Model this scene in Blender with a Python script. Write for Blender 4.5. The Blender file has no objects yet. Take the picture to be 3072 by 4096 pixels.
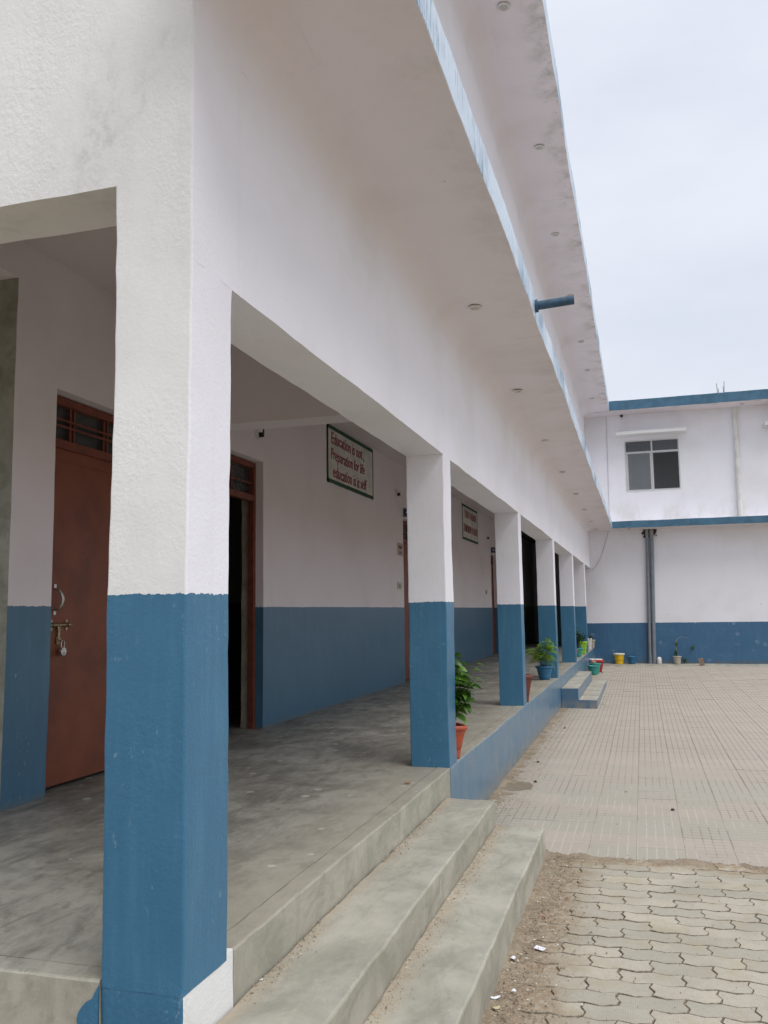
import bpy, bmesh, math, random
from mathutils import Vector, Matrix, noise
R=math.radians
random.seed(7)
S=bpy.context.scene
col=S.collection
# ------------------------------------------------------------------ camera
cd=bpy.data.cameras.new('camera'); cam=bpy.data.objects.new('camera',cd); col.objects.link(cam); S.camera=cam
cd.sensor_fit='VERTICAL'; cd.sensor_height=24.0; cd.sensor_width=18.0; cd.lens=24.0*3478.7/4096; cd.clip_start=.05; cd.clip_end=3000
ya,pi_,ro=R(16.306),R(6.548),R(-.82)
F=Vector((-math.sin(ya)*math.cos(pi_),math.cos(ya)*math.cos(pi_),math.sin(pi_)))
Rt=Vector((math.cos(ya),math.sin(ya),0)); U=Rt.cross(F)
R2=Rt*math.cos(ro)+U*math.sin(ro); U2=-Rt*math.sin(ro)+U*math.cos(ro)
CAM=Vector((1.395,-2.508,1.139))
m=Matrix(((R2.x,U2.x,-F.x,CAM.x),(R2.y,U2.y,-F.y,CAM.y),(R2.z,U2.z,-F.z,CAM.z),(0,0,0,1)))
cam.matrix_world=m
# ------------------------------------------------------------------ world: overcast daylight
W=bpy.data.worlds.new('World'); S.world=W; W.use_nodes=True
SUN_EL,SUN_AZ=R(62),R(125)   # azimuth measured clockwise from +Y
nt=W.node_tree; nt.nodes.clear()
def wn(t): return nt.nodes.new(t)
out=wn('ShaderNodeOutputWorld'); mixs=wn('ShaderNodeMixShader')
sky=wn('ShaderNodeTexSky'); sky.sky_type='NISHITA'; sky.sun_disc=False; sky.sun_elevation=SUN_EL; sky.sun_rotation=SUN_AZ; sky.air_density=1.5; sky.dust_density=4
b1=wn('ShaderNodeBackground'); b1.inputs[1].default_value=.10; nt.links.new(sky.outputs[0],b1.inputs[0])
tc=wn('ShaderNodeTexCoord'); mp=wn('ShaderNodeMapping'); mp.inputs['Scale'].default_value=(1,1,3.0); mp.inputs['Rotation'].default_value=(0,0,R(30))
nz=wn('ShaderNodeTexNoise'); nz.inputs['Scale'].default_value=2.1; nz.inputs['Detail'].default_value=5; nz.inputs['Roughness'].default_value=.5
cr=wn('ShaderNodeValToRGB'); cr.color_ramp.elements[0].position=.36; cr.color_ramp.elements[1].position=.66
cr.color_ramp.elements[0].color=(.64,.675,.76,1); cr.color_ramp.elements[1].color=(.75,.785,.855,1)
b2=wn('ShaderNodeBackground'); b2.inputs[1].default_value=1.0
nt.links.new(tc.outputs['Generated'],mp.inputs[0]); nt.links.new(mp.outputs[0],nz.inputs[0]); nt.links.new(nz.outputs['Fac'],cr.inputs[0]); nt.links.new(cr.outputs[0],b2.inputs[0])
mixs.inputs[0].default_value=.88
nt.links.new(b1.outputs[0],mixs.inputs[1]); nt.links.new(b2.outputs[0],mixs.inputs[2]); nt.links.new(mixs.outputs[0],out.inputs[0])
# soft sun through cloud
sl=bpy.data.lights.new('sun','SUN'); sl.energy=1.9; sl.angle=R(40); sl.color=(1,.985,.97)
so=bpy.data.objects.new('sun',sl); col.objects.link(so)
sd=Vector((math.sin(SUN_AZ)*math.cos(SUN_EL),math.cos(SUN_AZ)*math.cos(SUN_EL),math.sin(SUN_EL)))
so.rotation_euler=sd.to_track_quat('Z','Y').to_euler()
S.view_settings.view_transform='Standard'; S.view_settings.look='None'; S.view_settings.exposure=0.30; S.view_settings.gamma=1; S.view_settings.use_curve_mapping=False
S.render.engine='CYCLES'
try: S.cycles.max_bounces=10; S.cycles.diffuse_bounces=6
except Exception: pass

# ------------------------------------------------------------------ materials
class NT:
    def __init__(s,name):
        s.m=bpy.data.materials.new(name); s.m.use_nodes=True; s.t=s.m.node_tree; s.t.nodes.clear()
        s.o=s.n('ShaderNodeOutputMaterial'); s.b=s.n('ShaderNodeBsdfPrincipled'); s.l(s.b.outputs[0],s.o.inputs[0])
        s.g=s.n('ShaderNodeNewGeometry'); s.P=s.g.outputs['Position']; s.NRM=s.g.outputs['Normal']
        s.sx=None
    def n(s,t): return s.t.nodes.new(t)
    def l(s,a,b): s.t.links.new(a,b)
    def put(s,inp,v):
        if isinstance(v,(int,float,tuple)):
            if isinstance(v,tuple) and len(v)==3 and inp.type=='RGBA': v=v+(1,)
            inp.default_value=v
        else: s.l(v,inp)
    def xyz(s):
        if not s.sx:
            q=s.n('ShaderNodeSeparateXYZ'); s.l(s.P,q.inputs[0]); s.sx=q.outputs
        return s.sx
    def math(s,op,a,b=0.0,c=None,clamp=False):
        q=s.n('ShaderNodeMath'); q.operation=op; q.use_clamp=clamp; s.put(q.inputs[0],a); s.put(q.inputs[1],b)
        if c is not None: s.put(q.inputs[2],c)
        return q.outputs[0]
    def noise(s,scale,detail=3,rough=.5,stretch=None,dist=0,vec=None,off=(0,0,0)):
        q=s.n('ShaderNodeTexNoise'); q.inputs['Scale'].default_value=scale; q.inputs['Detail'].default_value=detail; q.inputs['Roughness'].default_value=rough; q.inputs['Distortion'].default_value=dist
        v=vec or s.P
        if stretch or off!=(0,0,0):
            mpn=s.n('ShaderNodeMapping'); mpn.inputs['Scale'].default_value=stretch or (1,1,1); mpn.inputs['Location'].default_value=off; s.l(v,mpn.inputs[0]); v=mpn.outputs[0]
        s.l(v,q.inputs['Vector']); return q.outputs['Fac']
    def vor(s,scale,feat='F1',stretch=None):
        q=s.n('ShaderNodeTexVoronoi'); q.feature=feat; q.inputs['Scale'].default_value=scale
        v=s.P
        if stretch:
            mpn=s.n('ShaderNodeMapping'); mpn.inputs['Scale'].default_value=stretch; s.l(v,mpn.inputs[0]); v=mpn.outputs[0]
        s.l(v,q.inputs['Vector']); return q
    def ramp(s,f,p0,p1,smooth=True):
        q=s.n('ShaderNodeMapRange'); q.interpolation_type='SMOOTHSTEP' if smooth else 'LINEAR'
        s.put(q.inputs[0],f); q.inputs[1].default_value=p0; q.inputs[2].default_value=p1; q.inputs[3].default_value=0; q.inputs[4].default_value=1
        return q.outputs[0]
    def mix(s,f,a,b,mode='MIX'):
        q=s.n('ShaderNodeMix'); q.data_type='RGBA'; q.blend_type=mode; s.put(q.inputs[0],f); s.put(q.inputs[6],a); s.put(q.inputs[7],b); return q.outputs[2]
    def fmix(s,f,a,b):
        q=s.n('ShaderNodeMix'); q.data_type='FLOAT'; s.put(q.inputs[0],f); s.put(q.inputs[2],a); s.put(q.inputs[3],b); return q.outputs[0]
    def bump(s,h,dist,strength=1.0,prev=None):
        q=s.n('ShaderNodeBump'); q.inputs['Distance'].default_value=dist; s.put(q.inputs['Strength'],strength); s.put(q.inputs['Height'],h)
        if prev is not None: s.l(prev,q.inputs['Normal'])
        return q.outputs[0]
    def fin(s,c,rough=.8,nrm=None,spec=.5,metal=0,**k):
        s.put(s.b.inputs['Base Color'],c); s.put(s.b.inputs['Roughness'],rough); s.b.inputs['Specular IOR Level'].default_value=spec; s.b.inputs['Metallic'].default_value=metal
        if nrm is not None: s.l(nrm,s.b.inputs['Normal'])
        for a,b in k.items(): s.put(s.b.inputs[a.replace('_',' ')],b)
        return s.m
WHITE=(.835,.828,.88); BLUE=(.041,.152,.262)
def white_col(s,base=WHITE):
    big=s.noise(.9,4,.6); fine=s.noise(18,4,.6)
    c=s.mix(s.ramp(big,.42,.72),base,(base[0]*.93,base[1]*.925,base[2]*.90))
    return s.mix(s.math('MULTIPLY',s.ramp(fine,.55,.8),.25),c,(base[0]*.86,base[1]*.85,base[2]*.83))
def blue_col(s,base=BLUE):
    streak=s.noise(5,4,.65,stretch=(3,3,.35)); big=s.noise(1.6,4,.6)
    c=s.mix(s.math('MULTIPLY',s.ramp(streak,.4,.75),.45),base,(base[0]*1.55,base[1]*1.35,base[2]*1.22))
    return s.mix(s.math('MULTIPLY',s.ramp(big,.45,.7),.5),c,(base[0]*.8,base[1]*.86,base[2]*.88))
def plaster(name,dado=None,rough_patch=0.0,white=WHITE,blue=BLUE,stain=None,bump=1.0,scuff=0.0,low=None):
    s=NT(name); x,y,z=s.xyz()
    wc=white_col(s,white)
    if stain=='end':   # grey mildew under the parapet of the end wall
        a=s.noise(1.7,6,.68,stretch=(1,1,.45)); b=s.noise(14,5,.7)
        msk=s.math('MULTIPLY',s.ramp(a,.50,.70),s.ramp(b,.42,.62)); hz=s.ramp(z,1.2,3.2)
        wc=s.mix(s.math('MULTIPLY',s.math('MULTIPLY',msk,hz),.6),wc,(.36,.36,.34))
        wc=s.mix(s.math('MULTIPLY',s.ramp(a,.4,.65),.35),wc,(.66,.665,.64))
    if stain=='far':
        a=s.noise(1.3,6,.7,stretch=(1,1,.6)); hz=s.math('MULTIPLY',s.ramp(z,4.6,3.7),s.math('GREATER_THAN',z,3.5)); hz2=s.ramp(z,6.2,6.95)
        msk=s.math('MULTIPLY',s.ramp(a,.45,.68),s.math('ADD',s.math('MULTIPLY',hz,.9),s.math('MULTIPLY',hz2,.3)))
        wc=s.mix(s.math('MULTIPLY',msk,.55),wc,(.50,.49,.43))
        v=s.vor(1.7); sp=s.math('LESS_THAN',v.outputs['Distance'],.05); n2=s.ramp(s.noise(30,3),.4,.6)
        wc=s.mix(s.math('MULTIPLY',s.math('MULTIPLY',sp,n2),.5),wc,(.45,.43,.40))
    if stain=='crevice':
        a=s.noise(3,5,.7); wc=s.mix(s.math('MULTIPLY',s.ramp(a,.55,.75),.3),wc,(.6,.57,.55))
    v=s.vor(3.3); n5=s.ramp(s.noise(1.1,3,.5,off=(4,4,1)),.45,.55); sp=s.math('MULTIPLY',s.math('LESS_THAN',s.math('ADD',v.outputs['Distance'],s.math('MULTIPLY',s.noise(90,2),.02)),.026),n5)
    wc=s.mix(s.math('MULTIPLY',sp,.75),wc,(.20,.19,.17)); hd=s.ramp(s.noise(9,3,.5,stretch=(1,1,.06)),.60,.75); wc=s.mix(s.math('MULTIPLY',hd,.05),wc,(.45,.43,.38))
    c=wc; ro=.88
    if dado is not None:
        bc=blue_col(s,blue)
        if scuff:
            v=s.vor(2.6); sp=s.math('LESS_THAN',v.outputs['Distance'],.16); n2=s.ramp(s.noise(26,4,.7),.42,.60)
            lz=s.ramp(z,.25,-.1)
            sm=s.ramp(s.noise(3.5,5,.7,stretch=(.6,1,1.6)),.56,.72)
            bc=s.mix(s.math('MULTIPLY',s.math('MAXIMUM',s.math('MULTIPLY',sp,n2),s.math('MULTIPLY',sm,lz)),.5*scuff),bc,(.30,.36,.44))
            bc=s.mix(s.math('MULTIPLY',s.ramp(z,-.30,-.44),s.ramp(s.noise(9,4),.35,.6)),bc,(.10,.12,.13))
        sc_=s.math('MULTIPLY',s.ramp(s.noise(34,5,.75,stretch=(1,1,.6)),.60,.66),s.ramp(s.noise(3.1,3,.5),.45,.62)); bc=s.mix(s.math('MULTIPLY',sc_,.60),bc,(.22,.32,.42))
        dt=s.math('MULTIPLY',s.ramp(s.math('ADD',z,s.math('MULTIPLY',s.math('SUBTRACT',s.noise(12,4,.7),.5),.12)),.05,.0),.55); dt=s.math('MULTIPLY',dt,s.math('LESS_THAN',x,-.45)); bc=s.mix(dt,bc,(.13,.135,.125)) if not scuff else bc
        w=s.math('MULTIPLY',s.math('SUBTRACT',s.noise(55,3),.5),.020)
        w2=s.math('MULTIPLY',s.math('SUBTRACT',s.noise(2.5,2),.5),.012)
        f=s.math('LESS_THAN',s.math('ADD',z,s.math('ADD',w,w2)),dado)
        c=s.mix(f,wc,bc); ro=s.fmix(f,.88,.36)
    h=s.noise(75,5,.6); h2=s.noise(22,4,.6,stretch=(1,1,.8))
    st=.25*bump
    nb=s.bump(h,.006,st)
    pm=s.ramp(s.noise(2.2,3,.5,stretch=(1,1,.6)),.42,.62)
    if rough_patch:
        nb=s.bump(s.math('MULTIPLY',s.noise(48,5,.65,stretch=(1,1,.85)),pm),.014,.55*rough_patch,nb)
    nb=s.bump(h2,.006,.22*bump,nb)
    return s.fin(c,ro,nb,.42)
def blue_only(name,dirt=True,blue=BLUE):
    s=NT(name); x,y,z=s.xyz(); c=blue_col(s,blue)
    if dirt:
        g=s.ramp(z,-.36,-.50); n=s.ramp(s.noise(6,5,.65,stretch=(1,1,.4)),.3,.62)
        c=s.mix(s.math('MULTIPLY',s.math('MULTIPLY',g,n),.75),c,(.27,.25,.20))
        top=s.math('MULTIPLY',s.ramp(z,-.03,-.004),s.ramp(s.noise(14,4,.7),.42,.58)); c=s.mix(s.math('MULTIPLY',top,.45),c,(.30,.44,.55))
    gloss_pale=s.ramp(s.noise(2.4,5,.65,stretch=(1,1,.5),off=(1,4,2)),.35,.7); c=s.mix(s.math('MULTIPLY',gloss_pale,.55),c,(.16,.205,.24))  # paler grey-blue: the gloss of the paint mixed into its colour
    nb=s.bump(s.noise(60,5,.6),.004,.2); nb=s.bump(s.noise(9,4,.6,stretch=(1,1,.3)),.006,.2,nb)
    return s.fin(c,s.fmix(s.noise(5,3),.22,.38),nb,.65)
def soffit(name,edge,axis='x',amt=1.0):
    s=NT(name); q=s.xyz(); a=q[0] if axis=='x' else q[1]
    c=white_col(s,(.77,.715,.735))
    yl=s.math('FRACT',s.math('DIVIDE',s.math('ADD',q[1],s.math('MULTIPLY',s.noise(2.,3),.04)),4.7)); ln=s.math('MULTIPLY',s.math('LESS_THAN',yl,.0016),s.ramp(s.noise(5,3),.35,.6)); c=s.mix(s.math('MULTIPLY',ln,.5),c,(.34,.31,.29))
    v=s.vor(2.1); c=s.mix(s.math('MULTIPLY',s.math('LESS_THAN',v.outputs['Distance'],.012),.8),c,(.2,.18,.17))
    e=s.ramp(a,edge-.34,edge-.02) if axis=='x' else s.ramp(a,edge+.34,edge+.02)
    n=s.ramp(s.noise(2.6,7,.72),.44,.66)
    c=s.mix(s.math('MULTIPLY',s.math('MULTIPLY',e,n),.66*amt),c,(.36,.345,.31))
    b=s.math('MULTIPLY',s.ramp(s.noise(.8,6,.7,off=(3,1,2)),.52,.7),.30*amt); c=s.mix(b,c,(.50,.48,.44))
    return s.fin(c,.9,s.bump(s.noise(40,4),.004,.2),.3)
def fascia(name,pale=.5):
    s=NT(name); st=s.noise(7,6,.7,stretch=(1,1,.22)); st2=s.noise(60,4,.7,stretch=(1,1,.12)); big=s.noise(1.2,3)
    c=s.mix(s.ramp(st,.38,.62),(.06,.16,.27),(.12,.25,.36))
    f=s.math('MULTIPLY',s.ramp(s.math('ADD',s.math('MULTIPLY',st2,.5),s.math('MULTIPLY',big,.5)),.56-.19*pale,.62-.09*pale),pale)
    c=s.mix(f,c,(.62,.71,.82))  # streaky worn paint; the pale blue-white also paints in grazing sky reflection
    return s.fin(c,.42,s.bump(st2,.004,.3),.55)
def concrete(name,dark,light,dust=(.36,.32,.25),spots=.0,scale=1.0,rough=.6,streak=1,edge=None,sand=False,drip=False):
    s=NT(name); x,y,z=s.xyz()
    n1=s.noise(1.5*scale,7,.68,dist=.6); n2=s.noise(7*scale,6,.7,stretch=(1,.45,1),dist=.4); n3=s.noise(45,4,.6)
    c=s.mix(s.ramp(n1,.36,.66),dark,light)
    c=s.mix(s.math('MULTIPLY',s.ramp(n2,.45,.68),.55),c,(dark[0]*.66,dark[1]*.66,dark[2]*.64))
    c=s.mix(s.math('MULTIPLY',s.ramp(n2,.44,.30),.5),c,(light[0]*1.15,light[1]*1.13,light[2]*1.06))
    c=s.mix(s.math('MULTIPLY',s.ramp(n3,.5,.75),.3),c,dust)
    if edge is not None:
        fs=s.noise(16,6,.72,stretch=(1,.28,1),dist=.8); c=s.mix(s.math('MULTIPLY',s.ramp(fs,.53,.66),.42),c,(.085,.082,.072)); c=s.mix(s.math('MULTIPLY',s.ramp(fs,.46,.34),.5),c,(.36,.34,.285))
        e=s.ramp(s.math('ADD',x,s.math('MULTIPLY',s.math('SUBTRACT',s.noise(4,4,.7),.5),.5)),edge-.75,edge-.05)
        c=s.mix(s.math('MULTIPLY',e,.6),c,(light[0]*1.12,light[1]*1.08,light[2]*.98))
    gm_=s.noise(3.5,7,.75,stretch=(1,.5,1),off=(2,5,1)); c=s.mix(s.math('MULTIPLY',s.ramp(gm_,.55,.66),.28),c,(dark[0]*.6,dark[1]*.6,dark[2]*.6))
    if spots:
        v=s.vor(7.5)
        sep=s.n('ShaderNodeSeparateColor'); s.l(v.outputs['Color'],sep.inputs[0])
        rr=s.math('MULTIPLY',s.ramp(sep.outputs[0],.45,1.0),.22)
        dd=s.math('ADD',v.outputs['Distance'],s.math('MULTIPLY',s.math('SUBTRACT',s.noise(60,2),.5),.09))
        sp=s.math('MULTIPLY',s.math('LESS_THAN',dd,rr),s.ramp(s.noise(1.3,3,.6,off=(5,2,0)),.34,.50))
        c=s.mix(s.math('MULTIPLY',sp,spots),c,(.54,.52,.46))
    if sand:   # blown sand and grit gathered in the inner corners of the treads
        jx=s.math('ADD',x,s.math('MULTIPLY',s.math('SUBTRACT',s.noise(5,5,.7),.5),.10))
        m1=s.ramp(jx,.10,.0); m2=s.math('MULTIPLY',s.ramp(jx,.47,.37),s.math('GREATER_THAN',x,.352))
        mm_=s.math('MULTIPLY',s.math('MAXIMUM',m1,m2),s.ramp(s.noise(30,5,.7),.25,.6)); c=s.mix(s.math('MULTIPLY',mm_,.8),c,(.37,.30,.215))
    if drip:
        dn=s.noise(30,2,.4,stretch=(1,1,.03)); dz=s.noise(2.5,2,.5,off=(3,3,3)); c=s.mix(s.math('MULTIPLY',s.math('MULTIPLY',s.ramp(dn,.70,.73),s.ramp(dz,.5,.6)),.7),c,(.62,.61,.57))
        c=s.mix(s.math('MULTIPLY',s.ramp(s.noise(5,5,.7,stretch=(1,1,.25)),.5,.7),.5),c,(dark[0]*.72,dark[1]*.73,dark[2]*.70))
    nb=s.bump(n3,.003,.3); nb=s.bump(n2,.004,.25,nb)
    return s.fin(c,s.fmix(s.ramp(n2,.3,.7),rough-.12,rough+.12),nb,.4)
def simple(name,c,rough=.6,spec=.5,metal=0,var=.12,bump=.0,sc=12):
    s=NT(name); n=s.noise(sc,4,.6); d=tuple(v*(1-var*2) for v in c)
    cc=s.mix(s.ramp(n,.35,.7),c,d)
    return s.fin(cc,rough,s.bump(s.noise(60,3),.002,bump) if bump else None,spec,metal)

M={}
M['pl']=plaster('painted_plaster',1.207,.35)
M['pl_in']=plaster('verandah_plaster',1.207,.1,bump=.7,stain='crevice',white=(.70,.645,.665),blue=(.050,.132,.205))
M['pl_end']=plaster('end_plaster',1.207,.55,stain='end',bump=.8,white=(.83,.83,.815))
M['pl_far']=plaster('far_plaster',.718,.15,stain='far',scuff=1.0,white=(.815,.81,.85),blue=(.042,.125,.235))
M['white']=plaster('white_plaster',None,.25)
M['rough_white']=plaster('rough_white',None,.9,bump=1.6,stain='crevice',white=(.74,.74,.725))
M['bare']=concrete('bare_cement',(.24,.24,.20),(.34,.34,.29),rough=.85)
M['reveal']=concrete('rough_reveal',(.30,.27,.20),(.42,.38,.30),rough=.9)
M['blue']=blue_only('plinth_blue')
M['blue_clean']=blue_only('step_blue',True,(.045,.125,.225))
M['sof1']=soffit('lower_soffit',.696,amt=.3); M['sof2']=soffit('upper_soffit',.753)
s=NT('cove_plaster_shaded'); nz_=s.n('ShaderNodeSeparateXYZ'); s.l(s.NRM,nz_.inputs[0]); M['cove']=s.fin(s.mix(s.ramp(s.math('ABSOLUTE',nz_.outputs[2]),.0,1.0,False),white_col(s),white_col(s,(.77,.715,.735))),.9,s.bump(s.noise(60,4),.004,.2),.3)  # colour follows the normal: soft corner shade painted from wall white to soffit tone
M['fas']=fascia('fascia_weathered_sheen',.93); M['fas_blue']=simple('fascia_blue',(.055,.150,.235),.4,.5,var=.14,bump=.3,sc=5)
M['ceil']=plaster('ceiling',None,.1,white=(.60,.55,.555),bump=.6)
M['floor']=concrete('verandah_cement',(.172,.163,.137),(.345,.328,.28),spots=.6,rough=.5,edge=0.0,dust=(.27,.255,.22))
M['step']=concrete('step_cement',(.315,.302,.25),(.435,.415,.35),spots=.22,rough=.62,sand=True)
M['riser']=concrete('riser_cement',(.325,.31,.25),(.43,.408,.335),rough=.75,drip=True)
M['door']=simple('door_red_oxide',(.20,.058,.026),.5,.35,var=.15,bump=.15,sc=3)
M['frame']=simple('frame_red_oxide',(.18,.048,.028),.55,.4,var=.15,bump=.2)
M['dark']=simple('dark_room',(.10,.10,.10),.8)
M['glassdark']=simple('dusty_dark_glass',(.045,.05,.052),.25,.5)
M['metal']=simple('dull_steel',(.55,.54,.50),.35,.5,.9,var=.2,bump=.2,sc=60)
M['brass']=simple('tarnished_brass',(.40,.33,.20),.4,.5,.85,var=.3,bump=.2,sc=60)
M['pvcw']=simple('white_pvc',(.74,.73,.69),.5,.4,var=.08,sc=4)
M['pvcg']=simple('grey_painted_pipe',(.19,.215,.25),.42,.5,var=.08,sc=4)
M['pvcg2']=simple('bare_grey_pipe',(.30,.31,.31),.55,.4,var=.15)
M['pipeblue']=simple('blue_painted_pipe',(.04,.105,.17),.45,.5,var=.2,sc=20)
M['meshwire']=simple('mesh_wire',(.25,.26,.27),.5)
M['win_white']=simple('window_white',(.9,.9,.9),.4,.5,var=.03)
M['black']=simple('black',(.012,.012,.012),.4)
M['ring']=simple('light_ring',(.72,.69,.66),.6); M['lens']=simple('light_lens',(.50,.47,.43),.4)
M['green']=simple('green_border',(.012,.085,.042),.6,var=.25,sc=10); M['red']=simple('red_lettering',(.36,.03,.035),.6,var=.25,sc=20)
M['board']=simple('sign_ground',(.60,.585,.54),.8,var=.1,sc=4)
M['navy']=simple('navy_plate',(.010,.018,.095),.35); M['letw']=simple('white_lettering',(.72,.72,.74),.5)
M['paper']=simple('old_paper',(.48,.385,.31),.85,var=.1,sc=30); M['ink']=simple('ink',(.07,.06,.09),.8)
M['switch']=simple('yellowed_plastic',(.55,.53,.40),.45); M['switch2']=simple('socket',(.36,.35,.22),.45)
M['soil']=simple('potting_soil',(.055,.038,.025),.95,var=.3,bump=.8,sc=50)
M['stem']=simple('green_stem',(.09,.12,.035),.7); M['wood']=simple('brown_stem',(.10,.07,.04),.8); M['drystem']=simple('dry_stem',(.30,.27,.19),.8)
M['rust']=simple('rusty_rebar',(.10,.06,.04),.8,var=.3)
M['wire']=simple('grey_wire',(.33,.33,.33),.6)
M['crate']=simple('brown_stone',(.33,.23,.17),.85,var=.12,bump=.3)
def plastic(name,c): 
    s=NT(name); n=s.noise(7,4,.6); g=s.noise(30,3,.6)
    cc=s.mix(s.math('MULTIPLY',s.ramp(n,.5,.75),.35),c,(c[0]*.6+.10,c[1]*.6+.09,c[2]*.6+.07))
    return s.fin(cc,s.fmix(g,.32,.5),s.bump(g,.001,.2),.5)
for k,c in dict(p_blue=(.012,.125,.25),p_teal=(.03,.26,.22),p_lime=(.30,.58,.03),p_white=(.72,.70,.68),p_beige=(.42,.37,.30),p_yellow=(.72,.44,.01),p_red=(.42,.012,.014),p_terra=(.44,.085,.038),p_maroon=(.16,.040,.030),p_cream=(.68,.66,.55)).items(): M[k]=plastic(k,c)
def leafmat(name,a,b):
    s=NT(name); oi=s.n('ShaderNodeObjectInfo'); n=s.noise(9,3,.6); f=s.math('ADD',s.math('MULTIPLY',n,.7),s.math('MULTIPLY',oi.outputs['Random'],.5))
    c=s.mix(s.ramp(f,.3,.85,False),a,b)
    tr=s.n('ShaderNodeBsdfTranslucent'); s.l(c,tr.inputs[0]); mx=s.n('ShaderNodeMixShader'); mx.inputs[0].default_value=.22
    s.fin(c,.38,None,.5); s.l(s.b.outputs[0],mx.inputs[1]); s.l(tr.outputs[0],mx.inputs[2]); s.l(mx.outputs[0],s.o.inputs[0]); return s.m
M['leaf']=leafmat('glossy_leaf',(.022,.075,.016),(.15,.33,.04)); M['fern']=leafmat('fern_leaf',(.07,.19,.018),(.32,.50,.035))
M['leafdark']=leafmat('dark_leaf',(.012,.035,.016),(.05,.12,.03)); M['leafmid']=leafmat('vine_leaf',(.03,.09,.02),(.13,.22,.05))
# glass
s=NT('window_glass'); n=s.noise(3,3); M['glass']=s.fin((.19,.215,.23),.22,None,.5)
s=NT('top_glass'); M['glass2']=s.fin((.05,.06,.08),.25,None,.5)
# chequered tiles : colour per tile, cement-filled grooves
TX,TY,T0X,T0Y=.325,.33,.96,3.80
def tilemat():
    s=NT('chequer_tile'); x,y,z=s.xyz()
    tx=s.math('DIVIDE',s.math('SUBTRACT',x,T0X),TX); ty=s.math('DIVIDE',s.math('SUBTRACT',y,T0Y),TY)
    cx=s.math('FLOOR',tx); cy=s.math('FLOOR',ty); fx=s.math('FRACT',tx); fy=s.math('FRACT',ty)
    cv=s.n('ShaderNodeCombineXYZ'); s.l(cx,cv.inputs[0]); s.l(cy,cv.inputs[1])
    w=s.n('ShaderNodeTexWhiteNoise'); s.l(cv.outputs[0],w.inputs['Vector'])
    pink=s.mix(w.outputs['Value'],(.385,.345,.295),(.42,.375,.32)); grey=s.mix(w.outputs['Value'],(.375,.352,.30),(.36,.342,.29))
    rowv=s.n('ShaderNodeTexWhiteNoise'); rowv.noise_dimensions='1D'; s.l(cy,rowv.inputs['W'])
    g=s.math('GREATER_THAN',s.math('ADD',s.math('MULTIPLY',rowv.outputs['Value'],.75),s.math('MULTIPLY',w.outputs['Value'],.25)),.55)
    near=s.ramp(y,9.,4.)
    c=s.mix(s.math('MULTIPLY',g,s.math('ADD',s.math('MULTIPLY',near,.7),.3)),pink,grey)
    big=s.noise(.6,5,.6); c=s.mix(s.math('MULTIPLY',s.ramp(big,.40,.7),.45),c,(.36,.325,.265))
    # grooves : 5 columns, short cross bars
    c5=s.math('FRACT',s.math('MULTIPLY',fx,5)); col_line=s.math('LESS_THAN',s.math('ABSOLUTE',s.math('SUBTRACT',c5,.0)),.16)
    r8=s.math('FRACT',s.math('MULTIPLY',fy,4)); row_line=s.math('LESS_THAN',r8,.2)
    dusty=s.ramp(s.noise(.9,4,.6,off=(7,3,0)),.42,.6)
    lightc=(.50,.45,.365); darkc=(.22,.195,.155); dusty=s.math('MULTIPLY',dusty,s.ramp(y,9.5,5.0))
    lc=s.mix(dusty,darkc,lightc)
    n=s.ramp(s.noise(35,4,.7),.3,.55)
    c=s.mix(s.math('MULTIPLY',s.math('MULTIPLY',col_line,n),.75),c,lc)
    c=s.mix(s.math('MULTIPLY',s.math('MULTIPLY',row_line,s.math('SUBTRACT',1.0,dusty)),s.fmix(s.ramp(y,8.,4.5),.12,.42)),c,darkc)
    f=s.noise(70,4,.6); c=s.mix(s.math('MULTIPLY',s.ramp(f,.5,.75),.35),c,(.30,.26,.20))
    # damp patch by the plinth
    dx=s.math('DIVIDE',s.math('SUBTRACT',x,.16),.20); dy=s.math('DIVIDE',s.math('SUBTRACT',y,6.1),.30)
    dd=s.math('ADD',s.math('ADD',s.math('MULTIPLY',dx,dx),s.math('MULTIPLY',dy,dy)),s.math('MULTIPLY',s.noise(9,4,.7),1.3))
    c=s.mix(s.math('MULTIPLY',s.math('LESS_THAN',dd,1.3),.75),c,(.13,.095,.06))
    # grit swept against the plinth
    gr=s.math('MULTIPLY',s.ramp(s.math('ADD',x,s.math('MULTIPLY',s.noise(3,5,.7),.5)),.75,.25),s.ramp(s.noise(20,5,.7),.38,.58)); c=s.mix(s.math('MULTIPLY',gr,.75),c,(.24,.19,.135))
    h=s.math('SUBTRACT',1.0,s.math('MAXIMUM',col_line,s.math('MULTIPLY',row_line,.8)))
    nb=s.bump(h,.004,.5); nb=s.bump(f,.003,.3,nb)
    return s.fin(c,.82,nb,.35)
M['tile']=tilemat()
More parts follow.
